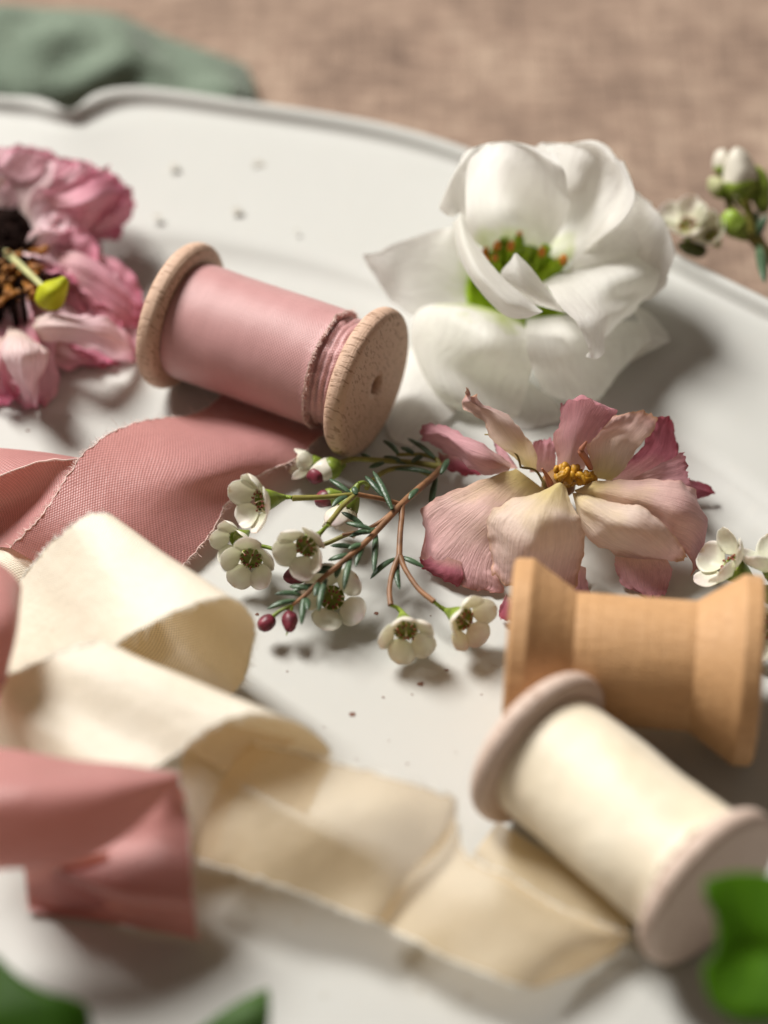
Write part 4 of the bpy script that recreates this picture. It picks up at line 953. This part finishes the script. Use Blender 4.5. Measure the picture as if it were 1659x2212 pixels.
wax_flower(RU(880, 1290, zz - .3), cv(-.3, .3, .5), su, .8, .6, .4)
mb = MB()
mb.tube([RU(1050, 430, zz + .3), RU(1090, 700, zz), RU(1120, 900, zz - .1), RU(1300, 1150, zz - .3), RU(1500, 1400, zz - .6), RU(1800, 1700, zz - 1)], [.06, .08, .09, .11, .13, .15], 8)
mb.tube([RU(1300, 800, zz + .2), RU(1350, 950, zz), RU(1420, 1200, zz - .3), RU(1600, 1500, zz - .7)], [.10, .09, .10, .10], 8)
mb.tube([RU(1160, 1150, zz), RU(1300, 1260, zz - .3), RU(1500, 1350, zz - .6)], [.12, .10, .10], 8)
build(mb, 'stem', STEMG, su)
for a, b in (((1450, 1300), (1600, 1000)), ((1500, 1400), (1560, 1900)), ((1350, 1250), (1500, 950))): needle(RU(*a, zz - .4), RU(*b, zz), su, .1)

# ------------------------------------------------------------------ foreground leaves
def mat_green(nm, a, b):
    m = M(nm); n = m.noise(m.co(), 1.2, 4)
    uv = m.N('SeparateXYZ', i_0=m.N('UVMap', uv_map='UVMap').outputs[0]); du = m.math('ABSOLUTE', m.math('SUBTRACT', uv.outputs[0], .5))
    rib = m.math('LESS_THAN', du, .025); sv = m.math('SINE', m.math('MULTIPLY', m.math('ADD', uv.outputs[1], m.math('MULTIPLY', du, -.6)), 50))
    n = m.math('ADD', n, m.math('ADD', m.math('MULTIPLY', rib, .6), m.math('MULTIPLY', m.math('GREATER_THAN', sv, .9), .35)), clamp=True); return m.finish(m.mix(n, a, b), .6, m.bump(n, .2, .001), .35, tcol=lin(.20, .42, .01), spec=.2)
GR = mat_green('bright_leaf', lin(.045, .13, .003), lin(.09, .22, .004))
o, g = sheet('leaf', [rp((1522, 1900, 3.5), (1600, 1884, 3.5), (1720, 1898, 3.4)), rp((1522, 1935, 3.4), (1610, 1950, 3.3), (1740, 1970, 3.3)), rp((1545, 1985, 3.2), (1640, 2010, 3.1), (1760, 2020, 3.2)), rp((1548, 2050, 3.0), (1640, 2060, 2.85), (1760, 2080, 3.0)), rp((1518, 2095, 2.8), (1630, 2120, 2.7), (1760, 2140, 2.8)), rp((1535, 2160, 2.5), (1600, 2185, 2.5), (1740, 2190, 2.6)), rp((1575, 2198, 2.3), (1620, 2206, 2.3), (1720, 2204, 2.4))], GR, None, 8, 8, amp=.05)
m = o.modifiers.new('solid', 'SOLIDIFY'); m.thickness = .03 * S
tag(o, 'bright green leaf overhanging the cream ribbon spool at the lower right', 'leaf', 'foreground leaves')
GM = mat_green('mid_leaf', lin(.05, .10, .03), lin(.09, .16, .05))
o, g = sheet('leaf', [rp((576, 2138, 1.4), (578, 2139, 1.4), (580, 2141, 1.4)), rp((520, 2165, 1.4), (550, 2180, 1.5), (581, 2185, 1.4)), rp((450, 2208, 1.3), (520, 2215, 1.4), (578, 2225, 1.3)), rp((380, 2260, 1.0), (470, 2265, 1.1), (550, 2270, 1.0)), rp((360, 2320, .6), (420, 2330, .6), (480, 2330, .6))], GM, None, 8, 8, amp=.03)
m = o.modifiers.new('solid', 'SOLIDIFY'); m.thickness = .03 * S
tag(o, 'pointed green leaf tip poking up at the bottom edge, left of centre', 'leaf', 'foreground leaves')
GDk = mat_green('dark_leaf', lin(.018, .05, .002), lin(.032, .085, .003))
o, g = sheet('leaf', [rp((-60, 2040, 2.0), (0, 2068, 2.2), (20, 2100, 2.2), (40, 2128, 2.0)), rp((-60, 2130, 2.0), (20, 2130, 2.2), (80, 2140, 2.2), (120, 2152, 2.0)), rp((-60, 2200, 2.0), (60, 2180, 2.2), (140, 2165, 2.2), (184, 2176, 2.0)), rp((-60, 2260, 1.8), (60, 2250, 2.0), (140, 2240, 2.0), (196, 2232, 1.8))], GDk, None, 8, 8, amp=.05)
m = o.modifiers.new('solid', 'SOLIDIFY'); m.thickness = .03 * S
tag(o, 'dark green leaf in the bottom left corner below the pink ribbon', 'leaf', 'foreground leaves')

for o in list(bpy.data.objects):
    if '_org' in o: del o['_org']
